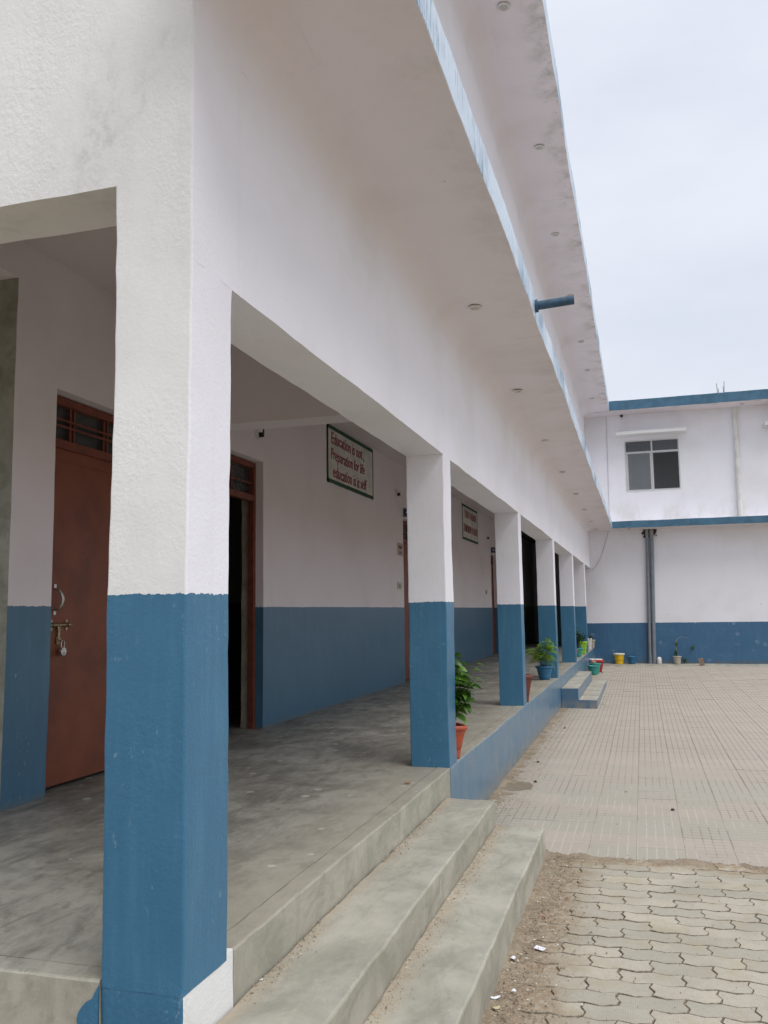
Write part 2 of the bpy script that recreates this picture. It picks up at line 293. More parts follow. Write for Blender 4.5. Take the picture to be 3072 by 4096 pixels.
def pavermat():
    s=NT('paver_concrete'); x,y,z=s.xyz(); oi=s.n('ShaderNodeObjectInfo')
    n1=s.noise(2.2,6,.65); f=s.noise(60,4,.6)
    c=s.mix(oi.outputs['Random'],(.365,.345,.285),(.465,.43,.35))
    c=s.mix(s.math('MULTIPLY',s.ramp(n1,.42,.66),.55),c,(.31,.295,.24))
    c=s.mix(s.math('MULTIPLY',s.ramp(s.noise(5,5,.7,off=(2,9,0)),.5,.7),.4),c,(.36,.29,.17))
    c=s.mix(s.math('MULTIPLY',s.ramp(f,.45,.7),.3),c,(.29,.25,.18))
    soil=s.ramp(s.math('ADD',x,s.math('MULTIPLY',s.math('SUBTRACT',s.noise(6,6,.7),.5),.5)),1.12,.86)
    c=s.mix(s.math('MULTIPLY',soil,s.ramp(s.noise(24,5,.7),.25,.6)),c,(.27,.20,.13))
    edge=s.ramp(s.math('ADD',y,s.math('MULTIPLY',s.math('SUBTRACT',s.noise(5,5,.7),.5),.35)),3.50,3.72)
    c=s.mix(s.math('MULTIPLY',edge,s.ramp(s.noise(12,5,.7),.30,.6)),c,(.30,.225,.14))
    # embossed diamond plate
    a=s.math('SINE',s.math('MULTIPLY',s.math('ADD',x,y),330.)); b=s.math('SINE',s.math('MULTIPLY',s.math('SUBTRACT',x,y),330.))
    nb=s.bump(s.math('MAXIMUM',a,b),.0012,.55); nb=s.bump(f,.003,.35,nb)
    return s.fin(c,.82,nb,.35)
M['paver']=pavermat()
M['joint']=simple('joint_dirt',(.32,.275,.21),.95,.2,var=.3,bump=.6,sc=40)
def soilmat():
    s=NT('gritty_soil'); n1=s.noise(5,6,.7); f=s.noise(90,4,.7)
    c=s.mix(s.ramp(n1,.35,.65),(.20,.155,.11),(.30,.245,.18)); c=s.mix(s.ramp(f,.5,.7),c,(.36,.30,.22)); c=s.mix(s.ramp(f,.42,.30),c,(.10,.075,.05))
    nb=s.bump(f,.006,.8); return s.fin(c,.95,nb,.2)
M['ground']=soilmat()
s=NT('grit_stone'); oi=s.noise(37,2); q=s.n('ShaderNodeTexWhiteNoise'); mm=s.n('ShaderNodeVectorMath'); mm.operation='SNAP'; s.l(s.P,mm.inputs[0]); mm.inputs[1].default_value=(.02,.02,.5); s.l(mm.outputs[0],q.inputs['Vector'])
cg=s.mix(q.outputs['Value'],(.14,.10,.07),(.44,.36,.27)); cg=s.mix(s.math('GREATER_THAN',q.outputs['Value'],.93),cg,(.62,.60,.55)); M['grit']=s.fin(cg,.9,None,.3)

# ------------------------------------------------------------------ mesh helpers
def wob(p,a=1.0,b=1.0):
    q=Vector(p); n1=noise.noise_vector(q*1.15); n2=noise.noise_vector(q*7.5+Vector((9,2,5))); n3=noise.noise_vector(q*26.)
    return q+n1*(.0065*a)+n2*(.0026*b)+n3*(.0010*b)
class MB:
    def __init__(s): s.v=[];s.f=[];s.mi=[];s.hard=False
    def face(s,idx,mi=0): s.f.append(idx); s.mi.append(mi)
    def box(s,x0,x1,y0,y1,z0,z1,mi=0,mat=None):
        b=len(s.v); P=[(x0,y0,z0),(x1,y0,z0),(x1,y1,z0),(x0,y1,z0),(x0,y0,z1),(x1,y0,z1),(x1,y1,z1),(x0,y1,z1)]
        if mat is not None: P=[tuple(mat@Vector(p)) for p in P]
        s.v+=P
        for f in [(0,3,2,1),(4,5,6,7),(0,1,5,4),(1,2,6,5),(2,3,7,6),(3,0,4,7)]: s.face([b+i for i in f],mi)
        return s
    def grid(s,x0,x1,y0,y1,z0,z1,seg=.08,rnd='xyz',r=.006,a=1.0,b=1.0,slot=None,extra=None,skip=None):
        """box with subdivided, slightly uneven faces and softly rounded arrises"""
        s.hard=True
        def lin(lo,hi,ax):
            sg=seg['xyz'.index(ax)] if isinstance(seg,tuple) else seg; n=max(1,int(round((hi-lo)/sg))); L=[lo+(hi-lo)*i/n for i in range(n+1)]
            if ax in rnd and r>0 and hi-lo>4*r:
                L=[lo,lo+r]+[t for t in L if lo+r*1.8<t<hi-r*1.8]+[hi-r,hi]
            return L
        A=[lin(x0,x1,'x'),lin(y0,y1,'y'),lin(z0,z1,'z')]; n=[len(q)-1 for q in A]; D={}
        ax='xyz'
        def vid(i,j,k):
            key=(i,j,k)
            if key in D: return D[key]
            p=[A[0][i],A[1][j],A[2][k]]; ex=[t for t in range(3) if ax[t] in rnd and key[t] in (0,n[t])]
            if len(ex)>=2 and r>0 and not (skip and skip(p)):
                for t in ex: p[t]+= r*.32*(1 if key[t]==0 else -1)
            q=wob(p,a,b)
            if extra: q=extra(q)
            D[key]=len(s.v); s.v.append(tuple(q)); return D[key]
        for t in range(3):
            u,v=[w for w in range(3) if w!=t]
            for side in (0,n[t]):
                for i in range(n[u]):
                    for j in range(n[v]):
                        ids=[]
                        for di,dj in ((0,0),(1,0),(1,1),(0,1)):
                            k=[0,0,0]; k[t]=side; k[u]=i+di; k[v]=j+dj; ids.append(vid(*k))
                        flip=(side==0)
                        if t==1: flip=not flip
                        if flip: ids.reverse()
                        s.face(ids,slot(t,side>0) if slot else 0)
        return s
    def tube(s,pts,r,n=10,cap=True,mi=0):
        pts=[Vector(p) for p in pts]; rs=r if isinstance(r,(list,tuple)) else [r]*len(pts); rings=[]; up=None
        for i,p in enumerate(pts):
            d=(pts[min(i+1,len(pts)-1)]-pts[max(i-1,0)]).normalized()
            if up is None: up=Vector((0,0,1)) if abs(d.z)<.9 else Vector((1,0,0))
            a=d.cross(up).normalized(); bb=a.cross(d).normalized(); up=bb
            ring=[]
            for k in range(n):
                t=2*math.pi*k/n; ring.append(len(s.v)); s.v.append(tuple(p+a*math.cos(t)*rs[i]+bb*math.sin(t)*rs[i]))
            rings.append(ring)
        for i in range(len(rings)-1):
            for k in range(n): s.face([rings[i][k],rings[i+1][k],rings[i+1][(k+1)%n],rings[i][(k+1)%n]],mi)
        if cap: s.face(list(rings[0]),mi); s.face(list(reversed(rings[-1])),mi)
        return s
    def lathe(s,prof,n=28,c=(0,0,0),sq=False,mi=0,rot=0):
        """prof: list of (r,z); sq gives a rounded square section"""
        rings=[]
        for r,z in prof:
            ring=[]
            for k in range(n):
                t=2*math.pi*k/n+rot; q=1.0
                if sq:
                    q=1/((abs(math.cos(t-rot))**12+abs(math.sin(t-rot))**12)**(1/12))
                ring.append(len(s.v)); s.v.append((c[0]+r*q*math.cos(t),c[1]+r*q*math.sin(t),c[2]+z))
            rings.append(ring)
        for i in range(len(rings)-1):
            for k in range(n): s.face([rings[i][k],rings[i][(k+1)%n],rings[i+1][(k+1)%n],rings[i+1][k]],mi)
        return s
    def poly(s,pts,mi=0):
        b=len(s.v); s.v+=[tuple(p) for p in pts]; s.face(list(range(b,b+len(pts))),mi); return s
    def prism(s,pts,z0,z1,ch=0.0,side=False):
        sm=1 if side else 0
        n=len(pts); b=len(s.v); c=Vector((sum(p[0] for p in pts)/n,sum(p[1] for p in pts)/n))
        s.v+=[(p[0],p[1],z0) for p in pts]+[(p[0],p[1],z1-ch) for p in pts]
        for i in range(n): s.face([b+i,b+(i+1)%n,b+n+(i+1)%n,b+n+i],sm)
        if ch:
            s.v+=[(p[0]-(ch if p[0]>c.x else -ch),p[1]-(ch if p[1]>c.y else -ch),z1) for p in pts]
            for i in range(n): s.face([b+n+i,b+n+(i+1)%n,b+2*n+(i+1)%n,b+2*n+i],sm)
            s.face([b+2*n+i for i in range(n)])
        else: s.face([b+n+i for i in range(n)])
        return s
    def mesh(s,name,mats,smooth=False,fix=True):
        me=bpy.data.meshes.new(name); me.from_pydata(s.v,[],s.f)
        if not isinstance(mats,(list,tuple)): mats=[mats]
        for q in mats: me.materials.append(q)
        me.polygons.foreach_set('material_index',s.mi)
        if smooth: me.polygons.foreach_set('use_smooth',[True]*len(s.f))
        me.update()
        if fix:
            bm=bmesh.new(); bm.from_mesh(me); bmesh.ops.recalc_face_normals(bm,faces=bm.faces)
            if smooth:
                lim=.17 if s.hard else .75
                for e in bm.edges:
                    if len(e.link_faces)==2 and e.calc_face_angle(0)>lim: e.smooth=False
            bm.to_mesh(me); bm.free()
        return me
    def build(s,name,mats,parent=None,smooth=False,loc=None,fix=True,**k):
        o=bpy.data.objects.new(name,s.mesh(name,mats,smooth,fix)); return put(o,parent,loc,**k)
def put(o,parent=None,loc=None,label=None,cat=None,group=None,kind=None):
    col.objects.link(o)
    if parent: o.parent=parent
    if loc is not None: o.location=loc
    for k,v in (('label',label),('category',cat),('group',group),('kind',kind)):
        if v: o[k]=v
    return o
def thing(name,label,cat,loc=(0,0,0),group=None,rz=0):
    o=bpy.data.objects.new(name,None); o.empty_display_size=.1; put(o,None,loc,label,cat,group); o.rotation_euler=(0,0,rz); return o
def inst(me,name,parent=None,mat=None,**k):
    o=bpy.data.objects.new(name,me); put(o,parent,None,**k)
    if mat is not None: o.matrix_local=mat
    return o
def text_mesh(txt,width,height,mat,italic=0.0,bold=0.006,hand=0.0,seed=0):
    """flat lettering fitted to width x height, in the local XY plane"""
    cu=bpy.data.curves.new('lettering','FONT'); cu.body=txt; cu.size=1; cu.shear=italic; cu.offset=bold; cu.extrude=.004; cu.resolution_u=3
    o=bpy.data.objects.new('lettering_tmp',cu); col.objects.link(o); bpy.context.view_layer.update()
    me=bpy.data.meshes.new_from_object(o.evaluated_get(bpy.context.evaluated_depsgraph_get())); bpy.data.objects.remove(o); bpy.data.curves.remove(cu)
    xs=[v.co.x for v in me.vertices]; ys=[v.co.y for v in me.vertices]
    sx=width/(max(xs)-min(xs)); sy=height/(max(ys)-min(ys)); x0=min(xs); y0=min(ys)
    for v in me.vertices:
        X=(v.co.x-x0)*sx; Y=(v.co.y-y0)*sy
        if hand:
            q=noise.noise_vector(Vector((X*5+seed,Y*3,0)))*hand; X+=q.x; Y+=q.y
        v.co=(X,Y,v.co.z*.25+.001)
    me.materials.clear(); me.materials.append(mat); return me
G=-.542; D=23.992; ZB=2.326; PX=-.292; IX=-2.285
def gz(y): 
    t=min(max((y-13)/10.5,0),1); return G+.08*t*t*(3-2*t)

# ================================================================== SETTING
g=MB()
xs=[-600,-60,-12,-4]+[i*.5 for i in range(-4,24)]+[14,20,60,600]; ys=[-600,-60,-12,-5]+[i*.5 for i in range(-6,52)]+[30,60,600]
for j in ys:
    for i in xs: g.v.append((i,j,gz(j)-(.009 if j<3.8 else .003)))
nx=len(xs)
for j in range(len(ys)-1):
    for i in range(nx-1): g.face([j*nx+i,j*nx+i+1,(j+1)*nx+i+1,(j+1)*nx+i])
ground=g.build('courtyard_ground',M['ground'],kind='structure',fix=False)

# tiles
def tile_mesh():
    h=.325/2-.0009; k=.33/2-.0008
    return MB().prism([(-h,-k),(h,-k),(h,k),(-h,k)],-.028,0,.0016).mesh('tile',M['tile'])
tm=tile_mesh()
tiles=[]
for i in range(-3,27):
    for j in range(0,60):
        cx=T0X+(i+.5)*TX; cy=T0Y+(j+.5)*TY
        if cy>23.2 or cx>9.4: continue
        tiles.append((cx,cy))
def inview(x,y,z,mg=.03):
    d=Vector((x,y,z))-CAM; w=d.dot(F)
    if w<.1: return None
    u=.5+d.dot(R2)/w*3478.7/3072; v=.5-d.dot(U2)/w*3478.7/4096
    return (u,v,w) if -mg<u<1+mg and -mg<v<1+mg else None
vis=sorted([(inview(x,y,gz(y))[2],x,y) for x,y in tiles if inview(x,y,gz(y))])
near=set((x,y) for _,x,y in vis[:298])
rest=MB(); rt=random.Random(3)
def tilt(r,a=.004): return Matrix.Rotation(r.uniform(-a,a),4,'X')@Matrix.Rotation(r.uniform(-a,a),4,'Y')
for x,y in tiles:
    mt=Matrix.Translation((x,y,gz(y)+rt.uniform(-.0015,.0015)))@tilt(rt)
    if (x,y) in near: inst(tm,'tile',ground,mt)
    else:
        b=len(rest.v); rest.v+=[tuple(mt@v.co) for v in tm.vertices]
        for p in tm.polygons: rest.face([b+q for q in p.vertices])
rest.build('tile_field',M['tile'],ground,fix=False,kind='stuff')
# zigzag pavers
PL,PW=.281,.1345
def paver_mesh(seed):
    r=random.Random(seed); L=PL/2-.0024; w=PW/2-.0032
    def e(x): # long edge wave, period PL/2
        t=((x/PL*2+.25)%1.0); a=.0095
        return a*(1 if t<.5 else -1)*min(1,4*min(t%.5,.5-(t%.5))*1.4)
    def sx(y): return {0:0,1:.013,2:-.013,3:0}[y]
    xs_=[-L+2*L*k/8 for k in range(9)]
    pts=[(x,-w+e(x)) for x in xs_]+[(L+.010,-w*.35+e(L)),(L-.010,w*.35+e(L))]+[(x,w+e(x)) for x in reversed(xs_)]+[(-L-.010,w*.35+e(-L)),(-L+.010,-w*.35+e(-L))]
    pts=[(p[0]+r.uniform(-.0012,.0012),p[1]+r.uniform(-.0012,.0012)) for p in pts]
    return MB().prism(pts,-.03,0,.0026,True).mesh('paver',[M['paver'],M['joint']],fix=True)
pms=[paver_mesh(k) for k in range(5)]
pav=[]
for j in range(0,42):
    y=3.735-j*PW
    for i in range(-1,15):
        x=.80+i*PL+(.5*PL if j%2 else 0)
        if x<.60: continue
        pav.append((x,y))
rp=random.Random(5); rest=MB(); 
vv=sorted([(inview(x,y,G,.12)[2],x,y) for x,y in pav if inview(x,y,G,.12)]); near=set((x,y) for _,x,y in vv[:290])
for x,y in pav:
    me=rp.choice(pms); dip=-.005*max(0,(1.0-x)/.35)
    mt=Matrix.Translation((x+rp.uniform(-.002,.002),y+rp.uniform(-.0015,.0015),G+dip+rp.uniform(-.002,.002)))@Matrix.Rotation(rp.uniform(-.012,.012),4,'Z')@tilt(rp,.016)
    if (x,y) in near: inst(me,'paver',ground,mt)
    else:
        b=len(rest.v); rest.v+=[tuple(mt@v.co) for v in me.vertices]
        for p in me.polygons: rest.face([b+q for q in p.vertices],p.material_index)
rest.build('paver_field',[M['paver'],M['joint']],ground,fix=False,kind='stuff')
# soil drifted along the steps, the plinth and the tile edge
def drift(name,f,x0,x1,y0,y1,st,lab):
    d=MB(); nx=int((x1-x0)/st)+1; ny=int((y1-y0)/st)+1
    for j in range(ny):
        for i in range(nx):
            x=x0+i*st; y=y0+j*st; d.v.append((x,y,gz(y)+f(x,y)))
    for j in range(ny-1):
        for i in range(nx-1):
            q=[j*nx+i,j*nx+i+1,(j+1)*nx+i+1,(j+1)*nx+i]
            if max(d.v[k][2]-gz(d.v[k][1]) for k in q)>-.007: d.face(q)
    return d.build(name,M['ground'],None,True,fix=False,label=lab,cat='soil',kind='stuff')
def fn(x,y,s=1.): return noise.fractal(Vector((x*s,y*s,1.7)),1.0,2.1,5)
drift('soil_drift',lambda x,y: .011-.115*max(0,x-.69)+.012*fn(x,y,5)+.012*fn(x,y,24) ,.66,1.35,-1.2,3.83,.012,'brown grit and soil drifted along the foot of the front steps')
drift('soil_drift',lambda x,y: .010-.10*max(0,x)+.010*fn(x,y,6)+.004*fn(x,y,30),-.01,.5,3.7,12.9,.02,'thin line of grit lying along the foot of the blue plinth')
drift('soil_drift',lambda x,y: .004-.09*abs(y-3.77-.0*(x-.7)+.04*math.sin(x*3))+.009*fn(x,y,7)+.004*fn(x,y,30),.68,4.2,3.55,3.97,.014,'muddy seam of soil between the square tiles and the zigzag pavers')
drift('soil_drift',lambda x,y: .014-.05*max(0,23.3-y)+.02*fn(x,y,3)-.02*max(0,x-1.),.0,2.2,22.4,23.3,.04,'dark soil and leaf litter behind the pots at the far wall')

# ================================================================== SCHOOL BUILDING
bld=thing('school_building','long two storey white school wing with blue dado and pillared verandah on the left','building',(0,0,0))
pil=[(0,.304),(3.874,4.142),(8.088,8.356),(12.446,12.714),(16.753,17.021),(20.917,21.185)]
for k,(a,b) in enumerate(pil):
    def slot(t,s): return 0
    m_=[M['pl'],M['pl_end']]
    q=MB(); q.grid(PX,0,a,b,.0 if k else -.02,ZB,.06 if k<2 else .12,'xy',.007,1.1,1.3,slot=(lambda t,s:1 if (t==1 and not s) else 0) if k==0 else None)
    q.build('pillar',m_,bld,True,label='corner pillar nearest the camera' if k==0 else None)
# pillar foot (painted blue on the end face, white towards the steps)
MB().grid(PX+.001,-.001,.0012,.352,G,-.001,.04,'xy',.007,1.1,1.5,slot=lambda t,s:1 if t==1 and not s else 0).build('pillar_foot',[M['rough_white'],M['pl_end']],bld,True)
# paint smear on the end riser and plaster lumps on the step
sm=MB(); pts=[]
for k,(x,z) in enumerate([(-.29,-.01),(-.305,-.035),(-.315,-.055),(-.335,-.065),(-.35,-.08),(-.363,-.10),(-.368,-.12),(-.362,-.14),(-.35,-.16),(-.36,-.2),(-.34,-.25),(-.29,-.27)]): pts.append((x,-.0062,z))
sm.poly(pts); sm.poly([(p[0],-.001,p[2]) for p in reversed(pts)])
sm.build('paint_smear',M['pl_end'],bld)
# facade wall above the openings, right up to the roof
def sag(q): return q
MB().grid(PX,0,0,D-.003,ZB,6.868,(.06,.10,.10),'xy',.007,1.1,1.3,skip=lambda p:p[0]<-.2 and p[2]>2.6,slot=lambda t,s:1 if (t==1 and not s) else 0).build('facade_wall',[M['pl'],M['pl_end']],bld,True)
MB().grid(-8,PX,0,.27,2.627,6.868,.10,'',.007,1.1,1.3).build('end_wall',M['pl_end'],bld,True)
MB().grid(-3.9,-3.6,.0,.27,0,2.627,.12,'xy',.007,1.3,1.2).build('pillar',M['pl_end'],bld,True)
# verandah floor and plinth
MB().grid(-8,-.1,.1,D+4.5,G,0,.35,'z',0,.6,.6).build('verandah_floor',M['floor'],bld,True)
MB().grid(-.1,0,.352,3.874,G,0,.04,'xz',.008,1.2,1.5,slot=lambda t,s:0 if t==2 else 1).build('top_riser',[M['floor'],M['riser']],bld,True)
MB().grid(-8,PX-.004,0,.1,G,0,.05,'yz',.008,1.2,1.5,slot=lambda t,s:0 if t==2 else 1).build('end_riser',[M['floor'],M['riser']],bld,True)
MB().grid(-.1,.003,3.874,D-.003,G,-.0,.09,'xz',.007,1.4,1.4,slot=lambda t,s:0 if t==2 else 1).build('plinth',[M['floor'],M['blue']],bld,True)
# ceilings, cross beams
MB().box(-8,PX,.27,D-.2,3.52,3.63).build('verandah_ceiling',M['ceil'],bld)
for k,(a,b) in enumerate(pil[1:2]):
    MB().grid(IX-.0,PX-.002,a,b,2.69,3.52,.2,'y',.006,1,1).build('cross_beam',M['pl_in'],bld,True)
MB().grid(IX-.23,IX,.27,1.93,3.27,3.52,.15,'',0).build('edge_beam',M['pl_in'],bld,True)
# inner wall with four doorways
doors=[(2.335,3.38,2.655),(4.66,5.659,2.695),(11.16,12.15,2.664),(19.83,20.70,2.60)]
iw=MB(); y=1.93
for a,b,t in doors:
    iw.grid(IX-.16,IX,y,a,0,3.52,.12,'',0,.9,.9)
    iw.grid(IX-.16,IX,a,b,t,3.52,.12,'',0,.9,.9); y=b
iw.grid(IX-.16,IX,y,D+.002,0,3.52,.12,'',0,.9,.9)
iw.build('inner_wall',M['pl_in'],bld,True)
y=2.16; ir=MB()
for a,b,t in doors:
    ir.grid(IX-.235,IX-.16,y,a+.012,0,3.52,.15,'',0,1,3); ir.grid(IX-.235,IX-.16,a+.012,b-.012,t-.01,3.52,.15,'',0,1,3); y=b-.012
ir.grid(IX-.235,IX-.16,y,D,0,3.52,.15,'',0,1,3)
ir.build('inner_lining',M['reveal'],bld,True)
MB().grid(-8,IX-.003,1.925,2.155,0,3.268,.15,'xy',.006).build('end_room_wall',M['bare'],bld,True)
MB().grid(-8,IX-.235,1.93,2.15,3.268,3.52,.3,'',0).build('lintel_beam',M['pl_in'],bld,True)
# class rooms behind the doors
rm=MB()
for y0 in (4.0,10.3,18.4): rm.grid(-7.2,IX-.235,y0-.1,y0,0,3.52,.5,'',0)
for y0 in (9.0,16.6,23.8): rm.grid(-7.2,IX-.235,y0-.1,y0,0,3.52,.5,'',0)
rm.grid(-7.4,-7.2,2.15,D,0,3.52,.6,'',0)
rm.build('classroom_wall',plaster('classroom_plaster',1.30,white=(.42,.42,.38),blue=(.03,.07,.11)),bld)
# upper floor body and roof
MB().box(-8,PX-.002,.27,D+4.,6.5,6.86).build('upper_ceiling',M['ceil'],bld)
MB().box(-8.2,-8,0,D+4.5,G,6.86).build('rear_wall',M['white'],bld)
def canopy(x1,z0,z1,fas,sof,seg,amp):
    q=MB()
    def ex(p):
        if p.x>x1-.05:
            p.z+=amp*noise.noise(Vector((3.1,p.y*.55,z0)))*1.6+amp*.5*noise.noise(Vector((8,p.y*2.3,z0)))+amp*.25*noise.noise(Vector((8,p.y*7.3,z0))); p.x+=amp*.9*noise.noise(Vector((1,p.y*.4,z0)))
        return p
    q.grid(.0005,x1,-.25,D-x1,z0,z1,.09,'xz',.006,1.3,1.6,slot=lambda t,s:2 if (t==2 and not s) else 1,extra=ex)
    return q
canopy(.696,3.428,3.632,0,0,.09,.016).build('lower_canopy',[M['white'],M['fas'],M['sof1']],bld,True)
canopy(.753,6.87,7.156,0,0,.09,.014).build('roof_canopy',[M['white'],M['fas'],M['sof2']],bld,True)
MB().grid(-8.3,.0,-.25,D+4.5,6.87,7.15,.6,'z',.006).build('roof_slab',M['white'],bld,True)

def cove(z,rad,name):
    q=MB(); n=12; ys=[i*.12 for i in range(int((D-.75)/.12)+1)]
    for y in ys:
        P=[(.0003,z-rad-.03)]+[(.0006+rad*(1-math.cos(math.pi/2*k/(n-2))),z-.0006-rad*(1-math.sin(math.pi/2*k/(n-2)))) for k in range(n-1)]+[(rad+.03,z-.0003)]
        for a_,b_ in P: q.v.append(tuple(wob((a_,y,b_),1.1,1.2)))
    for j in range(len(ys)-1):
        for k in range(n): q.face([j*(n+1)+k,j*(n+1)+k+1,(j+1)*(n+1)+k+1,(j+1)*(n+1)+k])
    q.build(name,M['cove'],bld,True,fix=False)
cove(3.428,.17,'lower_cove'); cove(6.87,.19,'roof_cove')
# doors
def door(a,b,top,leaf,lab=None,openv=False,xf=IX-.085):
    """frame recessed in the wall; leaf None means it stands open"""
    fr=MB(); w=.055; d0,d1=xf-.06,xf
    fr.box(d0,d1,a,a+w,0,top-.012); fr.box(d0,d1,b-w,b,0,top-.012); fr.box(d0,d1,a+w,b-w,top-.012-w,top-.012); fr.box(d0,d1+.004,a+w,b-w,2.285,2.345)
    o=fr.build('door_frame',M['frame'],bld,label=lab)
    gb=MB()
    if leaf:
        for yy in (a+.30,a+.345,b-.345,b-.30): gb.box(d0+.02,d0+.034,yy-.008,yy+.008,2.345,top-.012-w)
        for zz in (2.445,2.49): gb.box(d0+.034,d0+.046,a+w,b-w,zz-.007,zz+.007)
    else:
        gb.box(d0+.02,d0+.034,(a+b)/2-.012,(a+b)/2+.012,2.345,top-.012-w); gb.box(d0+.034,d0+.046,a+w,b-w,2.46,2.472)
    gb.build('transom_grille',M['frame'],o)
    MB().box(d0-.006,d0+.004,a+w,b-w,2.345,top-.012-w).build('transom_glass',M['glassdark'],o)
    return o
d1=door(*doors[0],True,'closed red oxide door with barred transom, bolted and padlocked')
lf=MB(); lf.box(IX-.135,IX-.100,doors[0][0]+.055,doors[0][1]-.055,.03,2.283); lf.box(IX-.100,IX-.094,doors[0][0]+.055,doors[0][1]-.055,2.20,2.283); lf.build('door_leaf',M['door'],d1)
d2=door(*doors[1],False,'open classroom doorway with red oxide frame')
a,b,t=doors[1]; MB().box(IX-.95,IX-.915,4.72,4.76,.0,.01).build('door_stop',M['frame'],d2)
lf=MB(); lf.box(IX-1.03,IX-.15,4.71,4.745,.03,2.28); lf.build('door_leaf',M['door'],d2)
d3=door(*doors[2],False); MB().box(IX-.135,IX-.100,doors[2][0]+.055,doors[2][1]-.055,.02,2.283).build('door_leaf',M['door'],d3)
d4=door(*doors[3],False); MB().box(IX-.135,IX-.100,doors[3][0]+.055,doors[3][1]-.055,.02,2.283).build('door_leaf',M['door'],d4)
# hardware of the near door
hx=IX-.100
h=MB(); h.tube([(hx+.004,2.500,1.325),(hx+.03,2.505,1.318),(hx+.048,2.512,1.29),(hx+.056,2.515,1.255),(hx+.048,2.512,1.215),(hx+.03,2.505,1.188),(hx+.004,2.500,1.18)],[.006,.007,.010,.012,.010,.007,.006],8)
h.box(hx,hx+.005,2.488,2.512,1.325,1.355); h.box(hx,hx+.005,2.488,2.512,1.15,1.18); h.build('door_handle',M['metal'],d1,True)
h=MB(); h.tube([(hx+.018,2.43,1.082),(hx+.018,2.655,1.082),(hx+.018,2.672,1.082)],[.011,.011,.005],10)
for yy in (2.47,2.628): h.box(hx,hx+.006,yy-.010,yy+.010,1.045,1.118); h.tube([(hx+.018,yy-.012,1.082),(hx+.018,yy+.012,1.082)],.016,10)
h.build('door_bolt',M['brass'],d1,True)
h=MB(); h.box(hx+.012,hx+.018,2.520,2.552,1.045,1.075); h.box(hx+.012,hx+.017,2.525,2.548,1.00,1.045); h.lathe([(0,-.004),(.018,-.004),(.018,.004),(0,.004)],14,(hx+.014,2.536,.99)); h.box(hx,hx+.012,2.518,2.552,.955,1.0); h.build('hasp',M['brass'],d1)
# padlock : its own thing
pk=thing('padlock','round steel padlock hanging from the bolt of the nearest red door','padlock',(hx+.03,2.560,.905))
k_=MB(); mt=Matrix.Rotation(R(90),4,'Y')@Matrix.Identity(4)
k_.lathe([(0,-.011),(.024,-.011),(.030,-.007),(.030,.007),(.027,.011),(0,.011)],24); k_.v=[(z,x,y) for x,y,z in k_.v]; k_.build('lock_body',M['metal'],pk,True)
k_=MB(); k_.tube([(0,-.015,.02),(0,-.017,.055),(0,-.010,.072),(0,0,.078),(0,.010,.072),(0,.017,.055),(0,.015,.02)],.0045,8); k_.build('shackle',M['metal'],pk,True)
k_=MB(); k_.box(.0105,.0125,-.002,.002,-.020,-.004); k_.lathe([(0,0),(.004,0),(.004,.001),(0,.001)],10,(0,0,0)); k_.build('keyhole',M['black'],pk)

# passage beyond the verandah, through the far wing
far=thing('far_wing','two storey white wing with blue dado closing the far end of the courtyard','building',(2,D,gz(D)))
FO=Vector((-2,-D,-gz(D)))
def fp(mb,name,mats,smooth=True,parent=None,**k):
    o=mb.build(name,mats,parent or far,smooth,**k)
    if parent is None: o.location=FO
    return o
# pieces of the far wing are built in world coordinates and offset by FO
lw=MB(); lw.grid(-.33,9.6,D,D+.25,gz(D)-.1,3.43,.14,'',0,1.1,1.2)
lw.grid(.0,9.6,D,D+.25,3.43,4.54,.14,'',0,1.1,1.2)
WX=[(1.10,2.69),(5.12,6.70)]; x=.0
for a,b in WX: lw.grid(x,a,D,D+.25,4.54,6.11,.14,'',0,1.1,1.2); x=b
lw.grid(x,9.6,D,D+.25,4.54,6.11,.14,'',0,1.1,1.2); lw.grid(.0,9.6,D,D+.25,6.11,6.87,.14,'',0,1.1,1.2)
fp(lw,'wall',M['pl_far'])
pz=MB(); pz.grid(-.33,-.25,D+.25,D+9,0,3.52,.5,'',0); pz.grid(IX-.2,IX,D+.004,D+9,0,3.52,.5,'',0)
pz.grid(IX,-.33,D+9,D+9.2,0,1.98,.5,'',0); pz.grid(IX,-.33,D+9,D+9.2,2.42,3.52,.5,'',0); pz.grid(IX,-1.35,D+9,D+9.2,1.98,2.42,.5,'',0); pz.grid(-.55,-.33,D+9,D+9.2,1.98,2.42,.5,'',0)
pz.grid(IX,-1.72,D+5,D+5.15,0,3.52,.5,'',0); pz.grid(-1.42,-1.22,D+3.3,D+3.45,0,3.52,.5,'',0)
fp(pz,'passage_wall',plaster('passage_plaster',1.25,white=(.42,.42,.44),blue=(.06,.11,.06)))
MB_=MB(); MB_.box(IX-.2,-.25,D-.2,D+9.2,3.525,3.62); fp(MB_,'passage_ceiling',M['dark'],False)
MB_=MB(); MB_.box(-8,9.6,D+4.,D+9.3,gz(D)-.1,-.003); fp(MB_,'floor_slab',M['floor'],False)
MB_=MB()
for k in range(9): MB_.tube([(-1.32+k*.09,D+9.05,1.98),(-1.32+k*.09,D+9.05,2.42)],.014,8)
fp(MB_,'window_bars',M['metal'])
q=MB(); q.grid(.0,9.6,D-.696,D-.0005,3.428,3.632,.09,'yz',.006,1.3,1.5,slot=lambda t,s:2 if (t==2 and not s) else (1 if t!=2 else 0)); fp(q,'lower_canopy',[M['white'],M['fas_blue'],soffit('far_soffit',D-.696,'y')])
